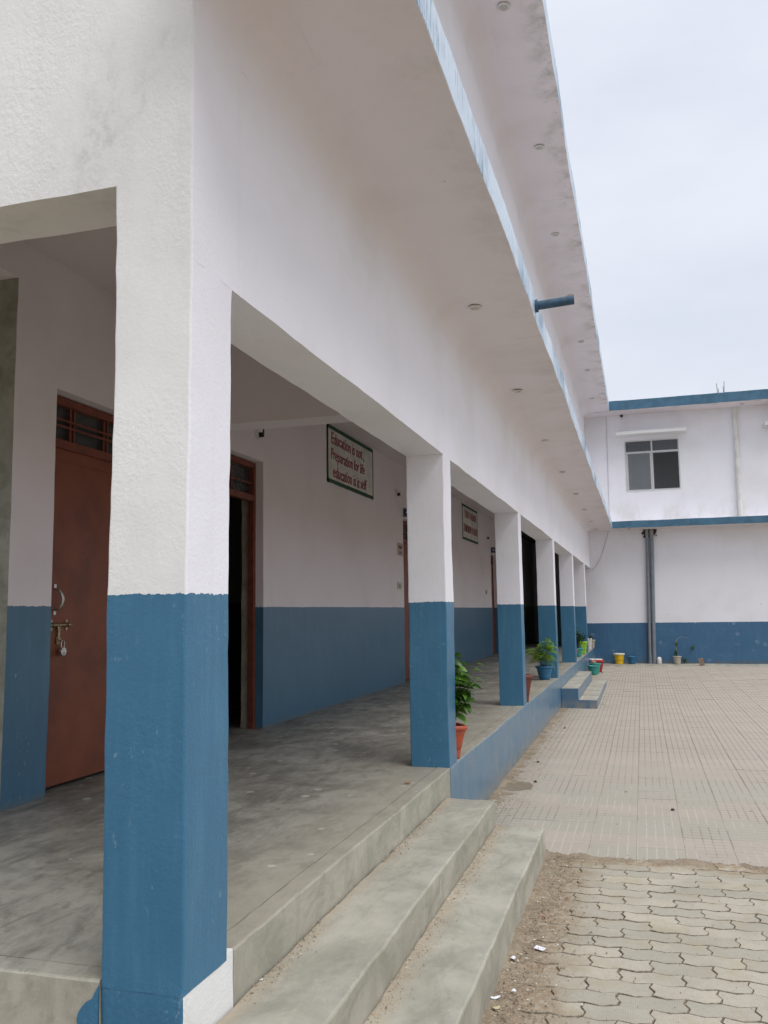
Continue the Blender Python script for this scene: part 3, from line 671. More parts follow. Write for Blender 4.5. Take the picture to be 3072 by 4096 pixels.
q=MB(); q.grid(.0,9.6,D-.753,D+.3,6.87,7.156,.09,'yz',.006,1.3,1.5,slot=lambda t,s:2 if (t==2 and not s) else (1 if t!=2 else 0)); fp(q,'roof_canopy',[M['white'],M['fas_blue'],soffit('far_soffit_top',D-.753,'y')])
MB_=MB(); MB_.box(.0,9.6,D+.3,D+9,6.87,7.15); MB_.box(-.3,9.6,D+.26,D+9,3.5,3.62); MB_.box(9.6,9.8,D,D+9,gz(D),7.0); MB_.box(-8,9.6,D+9.21,D+9.4,-.5,1.9); MB_.box(-8,9.6,D+9.21,D+9.4,2.5,7.0); MB_.box(0,.25,D+.26,D+9,3.62,6.87)
fp(MB_,'rear_block',M['white'],False)
q=MB(); q.grid(.0,9.6,23.22,D-.003,gz(D)-.08,-.448,.12,'yz',.01,1.2,2.0); fp(q,'kerb',M['step'])
for n_,(a,b) in enumerate([(.905,2.87),(4.945,6.90)]):
    q=MB(); q.grid(a,b,D-.45,D-.002,6.20,6.29,.07,'xyz',.006,1.2,1.5); fp(q,'sunshade',M['rough_white'])
# windows
def window(a,b,tag):
    z0,z1=4.54,6.11; w=.06; y0,y1=D+.002,D+.06; mid=(a+b)/2
    f=MB(); f.box(a,a+w,y0,y1,z0,z1); f.box(b-w,b,y0,y1,z0,z1); f.box(a+w,b-w,y0,y1,z0,z0+.07); f.box(a+w,b-w,y0,y1,z1-w,z1); f.box(a+w,b-w,y0,y1,5.69,5.75); f.box(mid-.028,mid+.028,y0+.002,y1+.002,z0+.07,5.69); f.box(mid-.022,mid+.022,y0+.002,y1+.002,5.75,z1-w)
    f.box(a+w,a+w+.05,y0+.01,y1+.01,z0+.07,5.69); f.box(mid-.06,mid-.028,y0+.01,y1+.01,z0+.07,5.69)
    o=fp(f,'window',M['win_white'],False)
    g_=MB(); g_.box(a+w+.05,mid-.06,y0+.025,y0+.032,z0+.07,5.69); g_.build('window_pane',M['glass'],o,label='grey frosted lower left pane')
    for p0,p1 in ((a+w,mid-.022),(mid+.022,b-w)):
        g_=MB(); g_.box(p0,p1,y0+.025,y0+.032,5.75,z1-w); g_.build('window_pane',M['glass2'],o)
    q=MB(); st=.058; sl_=.72; r=.0024; Y=D-.012
    wv,hv=b-a-.04,z1-z0-.04; ax,az=a+.02,z0+.02
    k=-hv/sl_
    def clip(x0,zs,s):
        pts=[]
        for xx in (0,wv):
            zz=zs+(xx-x0)*s
            if -1e-9<=zz<=hv+1e-9: pts.append((xx,zz))
        for zz in (0,hv):
            xx=x0+(zz-zs)/s
            if -1e-9<=xx<=wv+1e-9: pts.append((xx,zz))
        pts.sort(); return (pts[0],pts[-1]) if len(pts)>=2 and pts[-1][0]-pts[0][0]>.01 else None
    x=k
    while x<wv+hv/sl_:
        for s_ in (sl_,-sl_):
            c=clip(x,0 if s_>0 else hv*0, s_) if s_>0 else clip(x,0,s_)
            if c: q.tube([(ax+c[0][0],Y+(.004 if s_>0 else 0),az+c[0][1]),(ax+c[1][0],Y+(.004 if s_>0 else 0),az+c[1][1])],r,4)
        x+=st
    q.build('security_mesh',M['meshwire'],o)
    q=MB(); q.box(a-.0,b,D+.25,D+.27,z0-.1,z1+.1); q.box(a-.5,b+.5,D+1.9,D+2.,z0-.9,z1+.7); q.v=q.v[8:]; q.f=[[i-8 for i in f_] for f_ in q.f[6:]]; q.mi=q.mi[6:]
    q.build('dark_interior',M['black'],o)  # black sheet standing in for the unlit room behind the window
    return o
for k,(a,b) in enumerate(WX): window(a,b,k)
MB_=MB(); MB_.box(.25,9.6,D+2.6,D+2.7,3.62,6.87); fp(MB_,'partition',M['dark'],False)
# reinforcing bars left on the roof
for x_,h_,dx,lb in ((3.742,.30,-.012,'tall left'),(3.775,.15,-.01,'shortest'),(3.905,.20,-.008,'short right'),(3.92,.34,.012,'tallest right')):
    q=MB(); q.tube([(0,0,-.02),(dx*.5,0,h_*.5),(dx,0,h_)],.008,6); q.build('reinforcing_bar',M['rust'],None,True,(x_,D-.66,7.15),label='%s rusty reinforcing bar standing up from the far roof edge'%lb,cat='rebar',group='rusty bars on the far roof edge')
# pipes of the far wing
q=MB(); q.tube([(4.225,D-.075,3.635),(4.225,D-.075,6.868)],.062,18); q.tube([(4.225,D-.075,4.95),(4.225,D-.075,5.06)],.068,18); q.tube([(4.225,D-.075,3.635),(4.225,D-.075,3.72)],.068,18); q.build('drain_pipe',M['pvcw'],None,True,label='white drain pipe down the upper wall between the two sunshades',cat='pipe')
def gp(xt,xb,r,lab):
    t=thing('drain_pipe',lab,'pipe',(xb,D-.09,-.448),'grey drain pipes on the far wall')
    dx=xt-xb; q=MB(); q.tube([(0,0,0),(dx,0,3.62)],r,16); q.build('pipe',M['pvcg'],t,True)
    q=MB(); q.tube([(dx*.985,0,3.62),(dx,0,3.875)],r*1.01,16); q.build('unpainted_top',M['pvcg2'],t,True)
    q=MB(); q.tube([(0,0,0),(.01,0,.24)],r*1.10,16); q.build('collar',M['pvcg'],t,True)
gp(1.645,1.563,.046,'thinner left one of the two grey drain pipes'); gp(1.768,1.676,.058,'thicker right one of the two grey drain pipes')
# broken plaster round the pipe heads
q=MB(); rr=random.Random(11)
cen=(1.715,3.33); pts=[]
for k in range(26):
    t=2*math.pi*k/26; r=.18*(1+.25*rr.uniform(-1,1)); pts.append((cen[0]+r*math.cos(t)*1.12,D-.012,min(3.425,cen[1]+r*math.sin(t)*.85)))
q.poly(pts); q.poly([(p[0],D+.01,p[2]) for p in pts])
fp(q,'broken_plaster',simple('broken_plaster',(.055,.045,.04),.95,var=.3,sc=40),False)
q=MB(); rr=random.Random(12)
for k in range(14):
    x_=1.715+rr.choice((-1,1))*rr.uniform(.10,.19); z_=3.33+rr.uniform(-.12,.09); s_=rr.uniform(.012,.03)
    q.box(x_-s_,x_+s_,D-.03,D-.008,z_-s_*.7,z_+s_*1.3,mat=None)
fp(q,'brick_rubble',simple('brick_rubble',(.16,.11,.09),.95,var=.3,sc=40),False,kind='stuff')
# camera on the far wall
t=thing('security_camera','small white security camera with black lens under the far roof canopy','camera',(1.085,D,6.80))
q=MB(); q.tube([(0,-.005,.04),(0,-.10,.035)],[.062,.055],18); q.build('housing',M['pvcw'],t,True)
q=MB(); q.tube([(0,-.098,.036),(0,-.108,.036)],.045,16); q.build('lens',M['black'],t,True)
q=MB(); q.box(-.03,.03,-.03,-.002,-.05,0); q.build('bracket',M['pvcw'],t)
# wires
q=MB(); q.tube([(.635,D-.02,6.85),(.628,D-.015,5.9),(.615,D-.02,4.8),(.60,D-.02,3.64)],.005,6); q.build('cable',M['wire'],None,True,label='thin grey cable running straight down the upper wall beside the window',cat='cable')
q=MB(); q.tube([(.56,D-.03,3.42),(.50,D-.03,3.2),(.41,D-.025,2.94),(.34,D-.02,2.73),(.268,D-.02,2.56),(.15,D-.02,2.38),(.03,D-.02,2.27)],.005,6); q.build('cable',M['wire'],None,True,label='thin slack cable curving across the corner above the last opening',cat='cable')

# downlights in the canopies
def downlight_proto():
    r=MB(); r.lathe([(.052,0.0),(.060,-.004),(.060,-.012),(.050,-.016),(.038,-.013),(.036,.0)],28)
    l=MB(); l.lathe([(.0375,-.009),(.02,-.011),(.0001,-.012)],24); return r.mesh('light_ring',M['ring'],True),l.mesh('light_lens',M['lens'],True)
rm_,lm_=downlight_proto()
def dl(x,y,z,s,lab,grp):
    t=thing('downlight',lab,'light',(x,y,z-.004),grp); t.scale=(s,s,1)
    inst(rm_,'ring',t); inst(lm_,'lens',t)
ordn=['nearest','second','third','fourth','fifth','sixth','seventh','eighth']
for k,(x,y) in enumerate([(.29,3.80),(.255,6.45),(.244,9.27),(.23,12.16),(.245,15.09),(.238,17.96),(.242,20.80),(.23,23.3)]):
    dl(x,y,3.428,.82,('round recessed light %s from the camera under the lower canopy'%ordn[k]) if k<7 else 'farthest round recessed light under the lower canopy, in the far corner','round lights under the lower canopy')
for k,(x,y) in enumerate([(.395,5.22),(.435,7.89),(.385,10.52),(.40,13.3),(.41,16.19),(.40,18.56),(.36,21.5)]):
    dl(x,y,6.868,1.05,('round recessed light %s from the camera under the high roof canopy'%ordn[k]) if k<6 else 'farthest round recessed light under the high roof canopy','round lights under the roof canopy')
dl(1.14,23.6,3.426,.95,'round recessed light under the far lower canopy left of the grey pipes','round lights under the far canopies')
dl(4.5,23.6,3.426,.95,'round recessed light under the far lower canopy near the right edge','round lights under the far canopies')
dl(4.4,23.6,6.868,1.1,'round recessed light under the far roof canopy beside the white pipe','round lights under the far canopies')
# blue spout through the lower canopy edge
q=MB(); q.tube([(.60,4.30,3.55),(.994,4.30,3.57)],.036,18,cap=False); q.tube([(.994,4.30,3.57),(.60,4.30,3.55)],.031,18,cap=False); q.tube([(.69,4.30,3.553),(.712,4.30,3.554)],.052,18)
q.build('drain_spout',M['pipeblue'],None,True,label='short blue pipe spout sticking out of the lower canopy edge',cat='pipe')
# signs painted on the inner wall
def wallsign(name,lab,y0,y1,z0,z1,lines):
    t=thing(name,lab,'sign',(IX+.004,y0,z0)); w=y1-y0; h=z1-z0; bw,bh=.035,.05
    q=MB(); q.box(0,.006,bw,w-bw,bh,h-bh); q.build('sign_ground',M['board'],t)
    q=MB()
    def strip(p0,p1,wd,hor):
        n=28; a=[];b=[]
        for k in range(n+1):
            f=k/n; j=.006*noise.noise(Vector((f*14+p0[0]*3,p0[1]*5,wd)))
            if hor: a.append((p0[0]+(p1[0]-p0[0])*f,p0[1]-j)); b.append((p0[0]+(p1[0]-p0[0])*f,p0[1]+wd))
            else: a.append((p0[0]-j,p0[1]+(p1[1]-p0[1])*f)); b.append((p0[0]+wd,p0[1]+(p1[1]-p0[1])*f))
        for k in range(n):
            for X in (0.,.008): q.poly([(X,a[k][0],a[k][1]),(X,a[k+1][0],a[k+1][1]),(X,b[k+1][0],b[k+1][1]),(X,b[k][0],b[k][1])])
    strip((0,0),(w,0),bh,True); strip((0,h-bh),(w,h-bh),bh,True); strip((0,0),(0,h),bw,False); strip((w-bw,0),(w-bw,h),bw,False)
    q.build('border',M['green'],t)
    for k,(s_,ly,lz,lw_,lh,it) in enumerate(lines):
        me=text_mesh(s_,lw_,lh,M['red'],it,.002,.012,k)
        o=inst(me,'lettering',t); o.matrix_local=Matrix.Translation((.009,ly-y0,lz-z0))@Matrix(((0,0,1,0),(1,0,0,0),(0,1,0,0),(0,0,0,1)))
wallsign('wall_sign','green bordered motto sign Education is not Preparation for life on the verandah wall',7.56,9.50,2.76,3.50,
  [('Education is not ,',7.70,3.245,1.36,.175,.12),('Preparation for life',7.685,3.02,1.40,.19,.12),('education is it self',7.77,2.845,1.40,.155,.12)])
wallsign('wall_sign','green bordered motto sign Today a reader further along the verandah wall',16.13,18.0,2.70,3.485,
  [('TODAY A READER',16.38,3.20,1.42,.165,.0),('TOMORROW A LEADER',16.25,2.88,1.66,.17,.0)])
# class plates standing out from the wall
def plate(y,z0,z1,lab):
    t=thing('class_plate',lab,'sign',(IX,y,z0),'blue class plates beside the doors'); h=z1-z0
    q=MB(); q.box(.02,.46,-.006,.006,0,h); q.build('plate',M['navy'],t)
    q=MB(); q.box(.0,.02,-.05,-.045+.04,-.005,h+.005); q.build('flange',M['pvcw'],t)
    for k in range(3): MB().box(.0202,.024,-.032,-.020,.02+k*(h-.04)/2-.006,.02+k*(h-.04)/2+.006).build('screw',M['black'],t)
    me=text_mesh('CLASS',.36,h*.36,M['letw'],0,.02); o=inst(me,'lettering',t); o.matrix_local=Matrix.Translation((.06,-.008,h*.32))@Matrix(((1,0,0,0),(0,0,-1,0),(0,1,0,0),(0,0,0,1)))
    q=MB(); q.box(.03,.45,-.0075,-.0065,.012,.018); q.box(.03,.45,-.0075,-.0065,h-.018,h-.012); q.build('rule',M['letw'],t)
plate(11.14,2.672,2.818,'navy plate lettered CL beside the door behind the second pillar')
plate(19.80,2.604,2.757,'navy plate lettered CLA beside the door behind the third pillar')
# notice, sockets, broken bracket holes
t=thing('paper_notice','faded brown paper notice beside the door behind the second pillar','notice',(IX+.003,10.81,2.03))
q=MB(); q.box(0,.002,0,.30,0,.205); q.build('sheet',M['paper'],t)
for s_,yy,zz,w_,h_ in (('Class II',.04,.115,.22,.055),('M - I',.09,.03,.15,.04)):
    o=inst(text_mesh(s_,w_,h_,M['ink'],.1,.02),'lettering',t); o.matrix_local=Matrix.Translation((.0035,yy,zz))@Matrix(((0,0,1,0),(1,0,0,0),(0,1,0,0),(0,0,0,1)))
for yy,zz,lab in ((10.75,1.49,'yellowed switch plate below the paper notice'),(18.85,1.53,'small switch plate on the wall before the farther door')):
    t=thing('switch_plate',lab,'switch',(IX+.002,yy,zz)); q=MB(); q.box(0,.012,0,.25,0,.11); q.build('plate',M['switch'],t)
    q=MB(); q.box(.012,.02,.06,.19,.02,.09); q.build('socket',M['switch2'],t)
hm=simple('hole',(.03,.026,.024),.9); ps=simple('chipped_plaster',(.62,.60,.57),.95)
for yy,zz,lab in ((5.50,2.98,'white conduit stub with chipped plaster above the open doorway'),(10.78,3.03,'chipped conduit hole right of the first motto sign'),(19.3,2.98,'conduit stub above the farther class plate')):
    t=thing('conduit_stub',lab,'conduit',(IX,yy,zz)); q=MB(); q.box(.0,.05,-.055,.055,.0,.035); q.build('conduit',M['pvcw'],t)
    q=MB(); q.box(.0,.052,.03,.062,-.045,.036); q.build('conduit_end',hm,t)
    q=MB(); q.lathe([(.001,.012),(.03,.01),(.055,.0)],9); q.v=[(z,x,y-.03) for x,y,z in q.v]; q.build('chipped_plaster',ps,t)

# ================================================================== STEPS
st=thing('front_steps','worn grey cement steps in front of the first verandah opening','steps',(0,0,G))
OFF=Vector((0,0,-G))
def stp(mb,name,mats,par,lab=None):
    o=mb.build(name,mats,par,True); o.location=-Vector(par.location); 
    if lab: o['label']=lab
    return o
sl2=lambda t,s:0 if t==2 else 1
stp(MB().grid(.0045,.353,-.35,3.712,G-.05,-.179,.045,'xyz',.009,1.3,1.8,slot=sl2),'step',[M['step'],M['riser']],st)
stp(MB().grid(.353,.689,-.35,3.712,G-.05,-.343,.045,'xyz',.009,1.3,1.8,slot=sl2),'step',[M['step'],M['riser']],st)
st2=thing('side_steps','blue sided two tread steps further along the plinth','steps',(0,12.9,G))
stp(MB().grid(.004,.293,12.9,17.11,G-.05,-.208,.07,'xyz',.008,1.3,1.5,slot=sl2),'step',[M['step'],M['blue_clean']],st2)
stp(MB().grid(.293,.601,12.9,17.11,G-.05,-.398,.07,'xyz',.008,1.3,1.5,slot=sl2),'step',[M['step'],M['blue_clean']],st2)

# ================================================================== POTS AND PLANTS
def pot(parent,mat,rt,rb,h,sq=False,rim=.018,flare=0.0,full=True,soil=.8,rimmat=None,bands=True,rot=0.0):
    q=MB(); P=[(.0001,.002),(rb*.96,.002),(rb,.008)]
    n=8
    for k in range(1,n+1):
        f=k/n; r=rb+(rt-rim-rb)*(f**(1+flare*1.6)); 
        if bands and k in (2,6): P.append((r*1.0,h*.86*f-.004)); P.append((r*1.025,h*.86*f)); P.append((r*1.005,h*.86*f+.004))
        else: P.append((r,h*.86*f))
    top=h
    P+=[(rt-rim,h*.88)]
    q.lathe(P,32,sq=sq,rot=rot); 
    inner=[(rt-rim-.006,h*.88),(rt-rim-.008,h*.8),(rb+.3*(rt-rb),h*.45),(rb*.9,.015),(.0001,.012)]
    q.lathe(inner,32,sq=sq,rot=rot); q.build('pot',mat,parent,True,fix=False)
    r_=MB(); r_.lathe([(rt-rim-.008,h*.87),(rt-.004,h*.865),(rt,h*.885),(rt,h*.975),(rt-.005,h),(rt-rim*.7,h),(rt-rim-.006,h*.985),(rt-rim-.008,h*.87)],32,sq=sq,rot=rot); r_.build('rim',rimmat or mat,parent,True,fix=False)
    if full:
        s_=MB(); s_.lathe([(rt-rim-.010,h*soil),(rt*.5,h*soil+.006),(.0001,h*soil+.01)],32,sq=sq,rot=rot); s_.build('soil',M['soil'],parent,True,fix=False)
def leaf_mesh(name,L,Wd,mat,fold=.25,droop=.25,n=5,tip=1.0):
    q=MB(); c=[];l=[];r=[]
    for k in range(n+1):
        f=k/n; w=Wd*.5*math.sin(math.pi*min(1,(f**.75)))*(1-.15*f) if 0<k<n else .0006
        z=-droop*L*f*f; c.append((f*L,0,z)); l.append((f*L,w,z+fold*w)); r.append((f*L,-w,z+fold*w))
    b=0; q.v=c+l+r; m_=n+1
    for k in range(n): q.face([k,k+1,m_+k+1,m_+k]); q.face([k,2*m_+k,2*m_+k+1,k+1])
    return q.mesh(name,mat,True,fix=False)
def orient(p,d,roll=0):
    d=Vector(d).normalized(); x=d; z=Vector((0,0,1)); 
    if abs(d.z)>.97: z=Vector((1,0,0))
    y=z.cross(x).normalized(); z=x.cross(y)
    m_=Matrix(((x.x,y.x,z.x,p[0]),(x.y,y.y,z.y,p[1]),(x.z,y.z,z.z,p[2]),(0,0,0,1))); return m_@Matrix.Rotation(roll,4,'X')
# near bush in a square terracotta pot
t=thing('potted_plant','leafy green shrub in a square terracotta pot just behind the second pillar','plant',(-.085,4.30,0),rz=0)
pot(t,M['p_terra'],.112,.062,.255,sq=True,rim=.010,soil=.9,bands=False,flare=.5,rot=R(32))
rr=random.Random(21); lms=[leaf_mesh('leaf',.085,.056,M['leaf'],.3,.3),leaf_mesh('leaf',.10,.064,M['leaf'],.25,.45),leaf_mesh('leaf',.062,.042,M['leaf'],.35,.2)]
stems=MB(); nl=0
for k in range(26):
    a=rr.uniform(0,2*math.pi) if k%2 else rr.uniform(-1.1,1.1); ln=rr.uniform(.12,.58); sp=rr.uniform(.04,.19)*(1.25 if math.cos(a)>0 else 1)
    base=Vector((rr.uniform(-.03,.03),rr.uniform(-.03,.03),.23)); tipp=base+Vector((math.cos(a)*sp,math.sin(a)*sp*.8,ln*(1-.9*max(0,sp-.12))))
    midp=(base+tipp)/2+Vector((0,0,.05)); path=[base,base.lerp(midp,.6),midp,midp.lerp(tipp,.5)+Vector((0,0,.01)),tipp]
    stems.tube(path,[.005,.004,.003,.0025,.0015],5)
    for j in range(rr.randint(9,12)):
        f=rr.uniform(.3,1.0); i=min(3,int(f*4)); p=path[i].lerp(path[i+1],f*4-i)
        aa=rr.uniform(0,2*math.pi); d=Vector((math.cos(aa),math.sin(aa),rr.uniform(-.35,.6))); d+=Vector((math.cos(a),math.sin(a),0))*.5
        if p.x+t.location.x+d.normalized().x*.08<-.22 : continue
        if p.y+d.normalized().y*.08<-.13: d.y=abs(d.y)
        mm_=orient(p,d,rr.uniform(-.7,.7))@Matrix.Scale(rr.uniform(.75,1.15),4)
        inst(rr.choice(lms),'leaf',t,mm_); nl+=1
        if nl>285: break
stems.build('stem',M['stem'],t,True)
# tall maroon square pot behind third pillar
t=thing('plant_pot','tall empty maroon square pot just behind the third pillar','pot',(-.065,8.53,0)); pot(t,M['p_maroon'],.105,.055,.335,sq=True,rim=.010,full=True,soil=.8,bands=False,flare=.5,rot=R(28))
# blue pot with feathery plant
t=thing('potted_plant','feathery bright green plant in a round blue pot before the fourth pillar','plant',(-.176,12.08,0)); pot(t,M['p_blue'],.146,.082,.222)
def frond(name,L,mat,n=13,droop=.35,lw=.030):
    q=MB()
    pts=[(L*k/n,0,-droop*L*(k/n)**2) for k in range(n+1)]; q.tube(pts,.0016,4,False)
    for k in range(2,n+1):
        p=Vector(pts[k]); w=lw*math.sin(math.pi*(k/(n+1.0))**.8)+.014
        for s_ in (1,-1):
            b=len(q.v); q.v+=[tuple(p+Vector((-.006,0,.001))),tuple(p+Vector((.006,s_*w*.5,-.003))),tuple(p+Vector((.004,s_*w,-.010))),tuple(p+Vector((-.008,s_*w*.5,-.003)))]; q.face([b,b+1,b+2,b+3] if s_>0 else [b+3,b+2,b+1,b])
    return q.mesh(name,mat,False,fix=False)
fr=[frond('frond',.19,M['fern'],13,.5,.042),frond('frond',.23,M['fern'],15,.7,.040),frond('frond',.15,M['fern'],11,.25,.036)]
rr=random.Random(8); stems=MB()
for (tx,ty,tz,nf) in ((-.12,.02,.46,24),(.08,.0,.62,26),(.10,-.03,.47,18),(-.19,.03,.36,14),(.02,-.06,.36,16),(-.05,.06,.30,14),(.08,.05,.32,11)):
    base=Vector((rr.uniform(-.02,.02),0,.18)); tip=Vector((tx,ty,tz+.06)); md=base.lerp(tip,.5)+Vector((-.01,0,.03)); stems.tube([base,md,tip],[.006,.0045,.003],6)
    for k in range(nf):
        f=rr.uniform(.55,1.0); p=md.lerp(tip,(f-.5)*2) ; a=2*math.pi*k/nf+rr.uniform(-.3,.3)
        inst(rr.choice(fr),'frond',t,orient(p,(math.cos(a),math.sin(a),rr.uniform(-.25,.55)),rr.uniform(-.4,.4))@Matrix.Scale(rr.uniform(.65,1.0),4))
stems.build('stem',M['wood'],t,True)
# scatter plant used for the smaller pots
def bushy(t,z0,h,r,n,mat,seed,lean=(0,0),L=.06,name='foliage',stemm='stem'):
    rr=random.Random(seed); q=MB(); s_=MB(); lm=leaf_mesh('tmp',L,L*.55,mat,.3,.3,3)
    for k in range(max(3,n//12)):
        a=rr.uniform(0,6.28); sp=rr.uniform(.1,1)*r; tip=Vector((math.cos(a)*sp+lean[0],math.sin(a)*sp+lean[1],z0+h*rr.uniform(.5,1))); base=Vector((0,0,z0))
        s_.tube([base,base.lerp(tip,.5)+Vector((0,0,.03)),tip],[.004,.003,.0015],4)
        for j in range(12):
            f=rr.uniform(.35,1); p=base.lerp(tip,f); aa=rr.uniform(0,6.28); m_=orient(p,(math.cos(aa),math.sin(aa),rr.uniform(-.3,.7)),rr.uniform(-.8,.8))@Matrix.Scale(rr.uniform(.6,1.2),4)
            b=len(q.v); q.v+=[tuple(m_@v.co) for v in lm.vertices]
            for pp in lm.polygons: q.face([b+i for i in pp.vertices])
    q.build(name,mat,t,True,fix=False); s_.build('stem',M[stemm],t,True)
t=thing('plant_pot','small red pot half hidden behind the fifth pillar','pot',(-.20,18.72,0)); pot(t,M['p_terra'],.12,.065,.19)
t=thing('potted_plant','dark leafy plant in a teal pot beside the lime green pot','plant',(-.12,19.1,0)); pot(t,M['p_teal'],.134,.075,.208); bushy(t,.18,.55,.20,150,M['leafdark'],3,(.0,0),.075)
t=thing('potted_plant','drooping dark plant in a lime green square pot on the verandah edge','plant',(-.07,20.5,0)); pot(t,M['p_lime'],.097,.058,.312,sq=True,rim=.008,bands=False,flare=.5); bushy(t,.27,.22,.16,60,M['leafdark'],5,(-.05,-.02),.07)
t=thing('potted_plant','narrow white pot with a low dark plant on the verandah edge','plant',(-.045,22.8,0)); pot(t,M['p_white'],.066,.042,.32,sq=True,rim=.008,bands=False,flare=.3); bushy(t,.27,.16,.10,50,M['leafdark'],6,(0,0),.055)
t=thing('potted_plant','beige pot with a small plant at the far end of the verandah edge','plant',(.0-.02,23.62,0)); pot(t,M['p_beige'],.095,.050,.25,bands=False); bushy(t,.2,.17,.13,60,M['leafdark'],7,(0,0),.055)
t=thing('plant_pot','large yellow pot standing against the far blue wall','pot',(.713,23.70,-.447)); pot(t,M['p_yellow'],.162,.112,.305,rim=.012,bands=False,flare=.8,soil=.7,rimmat=M['p_cream'])
t=thing('plant_pot','small blue pot between the yellow pot and the grey pipes','pot',(1.072,23.70,-.447)); pot(t,M['p_blue'],.136,.085,.215)
t=thing('potted_plant','beige ribbed pot with a trained vine against the far blue wall','plant',(2.295,23.68,-.447)); pot(t,M['p_beige'],.125,.085,.225,bands=True)
bushy(t,.19,.26,.09,72,M['leafmid'],9,(-.05,0),.05)
q=MB(); q.tube([(.03,0,.18),(.01,.02,.36),(-.03,.04,.50),(-.02,.10,.62),(.06,.16,.72),(.16,.2,.76),(.27,.2,.74),(.36,.2,.71)],[.009,.009,.008,.007,.006,.005,.004,.003],6); q.build('vine',M['drystem'],t,True)
q2=thing('climbing_tuft','tuft of green vine leaves rooted on the blue wall right of the beige pot','plant',(2.755,D-.03,.0)); bushy(q2,-.06,.14,.07,48,M['leafmid'],10,(0,0),.05)
q2=thing('climbing_tuft','low clump of vine leaves behind the beige pot at the far wall','plant',(2.49,23.80,-.447)); bushy(q2,0,.22,.09,60,M['leafmid'],12,(0,0),.06)
bl=thing('trained_leaves','green leaves wound along the vine above the beige pot','plant',(2.29,23.72,.0)); bushy(bl,-.02,.26,.06,60,M['leafmid'],14,(-.01,0),.05)
t=thing('plant_pot','square flared red pot on the tiles past the side steps','pot',(.245,20.8,gz(20.8))); pot(t,M['p_red'],.165,.105,.30,sq=True,rim=.008,bands=False,flare=.7,soil=.75)
t=thing('plant_pot','wide white pot with dry twigs behind the red pot','pot',(.155,21.55,gz(21.5))); pot(t,M['p_white'],.185,.12,.285,rim=.02,soil=.8)
q=MB(); rr=random.Random(4)
for k in range(6):
    b0=Vector((rr.uniform(-.07,.09),rr.uniform(-.05,.05),.2)); q.tube([b0,b0+Vector((rr.uniform(-.03,.03),0,.13)),b0+Vector((rr.uniform(-.05,.05),0,rr.uniform(.17,.34)))],[.004,.003,.002],5)
q.build('twigs',M['drystem'],t,True)
t=thing('plant_pot','front one of two teal pots beside the side steps','pot',(.182,19.88,gz(19.9)),'teal pots beside the side steps'); pot(t,M['p_teal'],.150,.080,.232,soil=.7)
t=thing('plant_pot','rear one of two teal pots with a round clay lump on top','pot',(.215,20.27,gz(20.2)),'teal pots beside the side steps'); pot(t,M['p_teal'],.150,.080,.262,soil=.9)
q=MB(); q.lathe([(.0001,0),(.05,.005),(.068,.035),(.062,.07),(.035,.092),(.0001,.098)],16,c=(-.04,-.02,.235)); q.build('clay_lump',M['crate'],t,True)
# white jug, brown slab
t=thing('plastic_jug','rounded white plastic jug on the kerb right of the grey pipes','jug',(1.815,23.86,-.447)); q=MB(); q.lathe([(.0001,0),(.062,.0),(.066,.01),(.066,.12),(.058,.165),(.035,.19),(.0001,.195)],20); q.build('jug',M['p_white'],t,True)
q=MB(); q.box(-.065,.065,-.012,.012,0,.20,mat=Matrix.Rotation(R(-14),4,'Y')@Matrix.Rotation(R(14),4,'X')@Matrix.Identity(4)); q.build('stone_slab',M['crate'],None,False,(2.93,23.17,gz(23.17)+.016),label='small brown stone slab leaning by the far kerb',cat='slab')
# small things lying about
def scrap(name,lab,cat,p,s,mat,seed,grp=None,curl=.3):
    rr=random.Random(seed); q=MB(); n=9
    top=[]; 
    for k in range(n):
        a=2*math.pi*k/n; r=s*rr.uniform(.65,1.1); top.append((math.cos(a)*r,math.sin(a)*r*.65,s*curl*(.5+.5*math.cos(2*a))+.003))
    q.poly(top); q.poly([(x,y,z-.0015) for x,y,z in reversed(top)])
    for k in range(n):
        a_,b_=top[k],top[(k+1)%n]; q.poly([a_,b_,(b_[0],b_[1],b_[2]-.0015),(a_[0],a_[1],a_[2]-.0015)])
    o=q.build(name,mat,None,False,p,fix=False,label=lab,cat=cat,group=grp); o.rotation_euler=(0,0,rr.uniform(0,6)); return o
brownleaf=simple('dry_leaf',(.30,.14,.06),.8); paperw=simple('white_paper',(.72,.73,.80),.8,var=.04); dk=simple('dark_crumb',(.035,.03,.028),.9); gr=simple('green_plastic',(.02,.24,.08),.4); rd=simple('red_wrapper',(.25,.03,.02),.5)
def gbp(u,v,z=G):
    d=F+R2*((u-1536)/3478.7)-U2*((v-2048)/3478.7); k=(z-CAM.z)/d.z; p=CAM+d*k; return (p.x,p.y,z+.006)
scrap('dry_leaf','curled dry brown leaf on the verandah floor near the top step','leaf',gbp(1632,3136,0.0),.030,brownleaf,1)
q=MB(); q.box(-.026,.026,-.016,.016,0,.0015); o=q.build('paper_scrap',paperw,None,False,gbp(2160,3798),label='white paper scrap on the paver near the step edge',cat='paper'); o.rotation_euler=(.12,.1,-.3)
scrap('paper_scrap','crumpled white scrap in the grit near the bottom of the steps','paper',gbp(1981,4000),.024,paperw,2)
scrap('paper_scrap','small curled white scrap just above the crumpled one in the grit','paper',gbp(2055,3972),.018,paperw,3)
scrap('paper_scrap','narrow white scrap in the grit beside the lowest step','paper',gbp(2050,3840),.022,paperw,4)
scrap('dry_leaf','pale yellow dry leaf lying below the crumpled white scrap','leaf',gbp(1985,4040),.020,simple('straw',(.45,.42,.25),.8),5)
scrap('plastic_bit','bright green plastic bit in the grit by the step corner','litter',gbp(2192,3502),.013,gr,6)
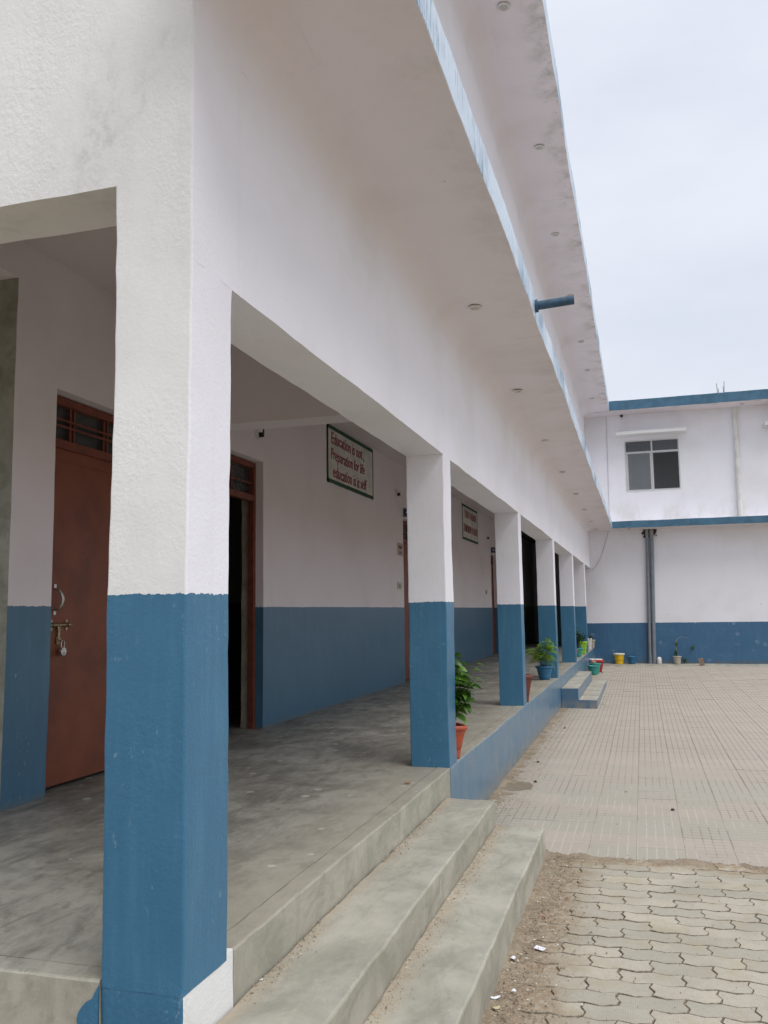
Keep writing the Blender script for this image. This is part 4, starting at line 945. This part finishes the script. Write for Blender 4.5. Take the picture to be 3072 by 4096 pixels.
scrap('plastic_bit','green bit on the square tiles','litter',gbp(2504,3170),.018,gr,7)
scrap('wrapper','dark red wrapper bit beside the lowest step','litter',gbp(2176,3676),.014,rd,8)
for k,(u,v,lab) in enumerate([(2142,3129,'black crumb beside the damp patch on the tiles'),(2691,3242,'black crumb alone on the square tiles'),(2403,2693,'dark crumb on the tiles near the pots'),(2410,2702,'second dark crumb on the tiles near the pots'),(2259,2914,'dark crumb near the side steps'),(2152,3050,'black pebble near the foot of the plinth')]):
    p=gbp(u,v,gz(8)); rr=random.Random(k); q=MB(); s_=.017; q.lathe([(.0001,0),(s_,.003),(s_*.8,.012),(.0001,.018)],7); q.build('crumb',dk,None,False,(p[0],p[1],gz(p[1])+.001),label=lab,cat='crumb')
# grit : stones strewn over steps, drift and tiles
gm=MB(); rr=random.Random(99)
def stone(x,y,z,s):
    b=len(gm.v); a=rr.uniform(0,3); c,sn=math.cos(a)*s,math.sin(a)*s; h=s*rr.uniform(.5,.9)
    gm.v+=[(x+c,y+sn,z),(x-sn*.7,y+c*.7,z),(x-c,y-sn,z),(x+sn*.7,y-c*.7,z),(x,y,z+h),(x,y,z-h*.6)]
    for f in ((0,1,4),(1,2,4),(2,3,4),(3,0,4),(1,0,5),(2,1,5),(3,2,5),(0,3,5)): gm.face([b+i for i in f])
def sz(): return .0014+.0046*rr.random()**4
for k in range(5200): stone(.69+abs(rr.gauss(0,.15)),rr.uniform(.4,3.8),G+.006,sz()*1.35)
for k in range(2300): stone(.006+abs(rr.gauss(0,.035)),rr.uniform(.36,3.7),-.177,sz()*.85)
for k in range(2600): stone(.358+abs(rr.gauss(0,.045)),rr.uniform(-.2,3.7),-.341,sz()*.85)
for k in range(2200): stone(.01+abs(rr.gauss(0,.12)),rr.uniform(3.72,12.8),G+.004,sz()*1.3)
for k in range(1300): stone(rr.uniform(.65,4),3.77+rr.gauss(0,.06),G+.002,sz())
for k in range(1200): stone(rr.uniform(.1,6),rr.uniform(3.9,20),G+.001+(.08 if 0 else 0),sz()*1.5)
for k in range(700): stone(.62+abs(rr.gauss(0,.08)),rr.uniform(12.8,17.3),G+.008,sz()*1.6)
for k in range(900): stone(rr.uniform(.7,3),rr.uniform(.6,3.7),G+.001,sz())
gm.build('grit',M['grit'],None,False,fix=False,label='loose grit and pebbles strewn over the steps and courtyard',cat='grit',kind='stuff')
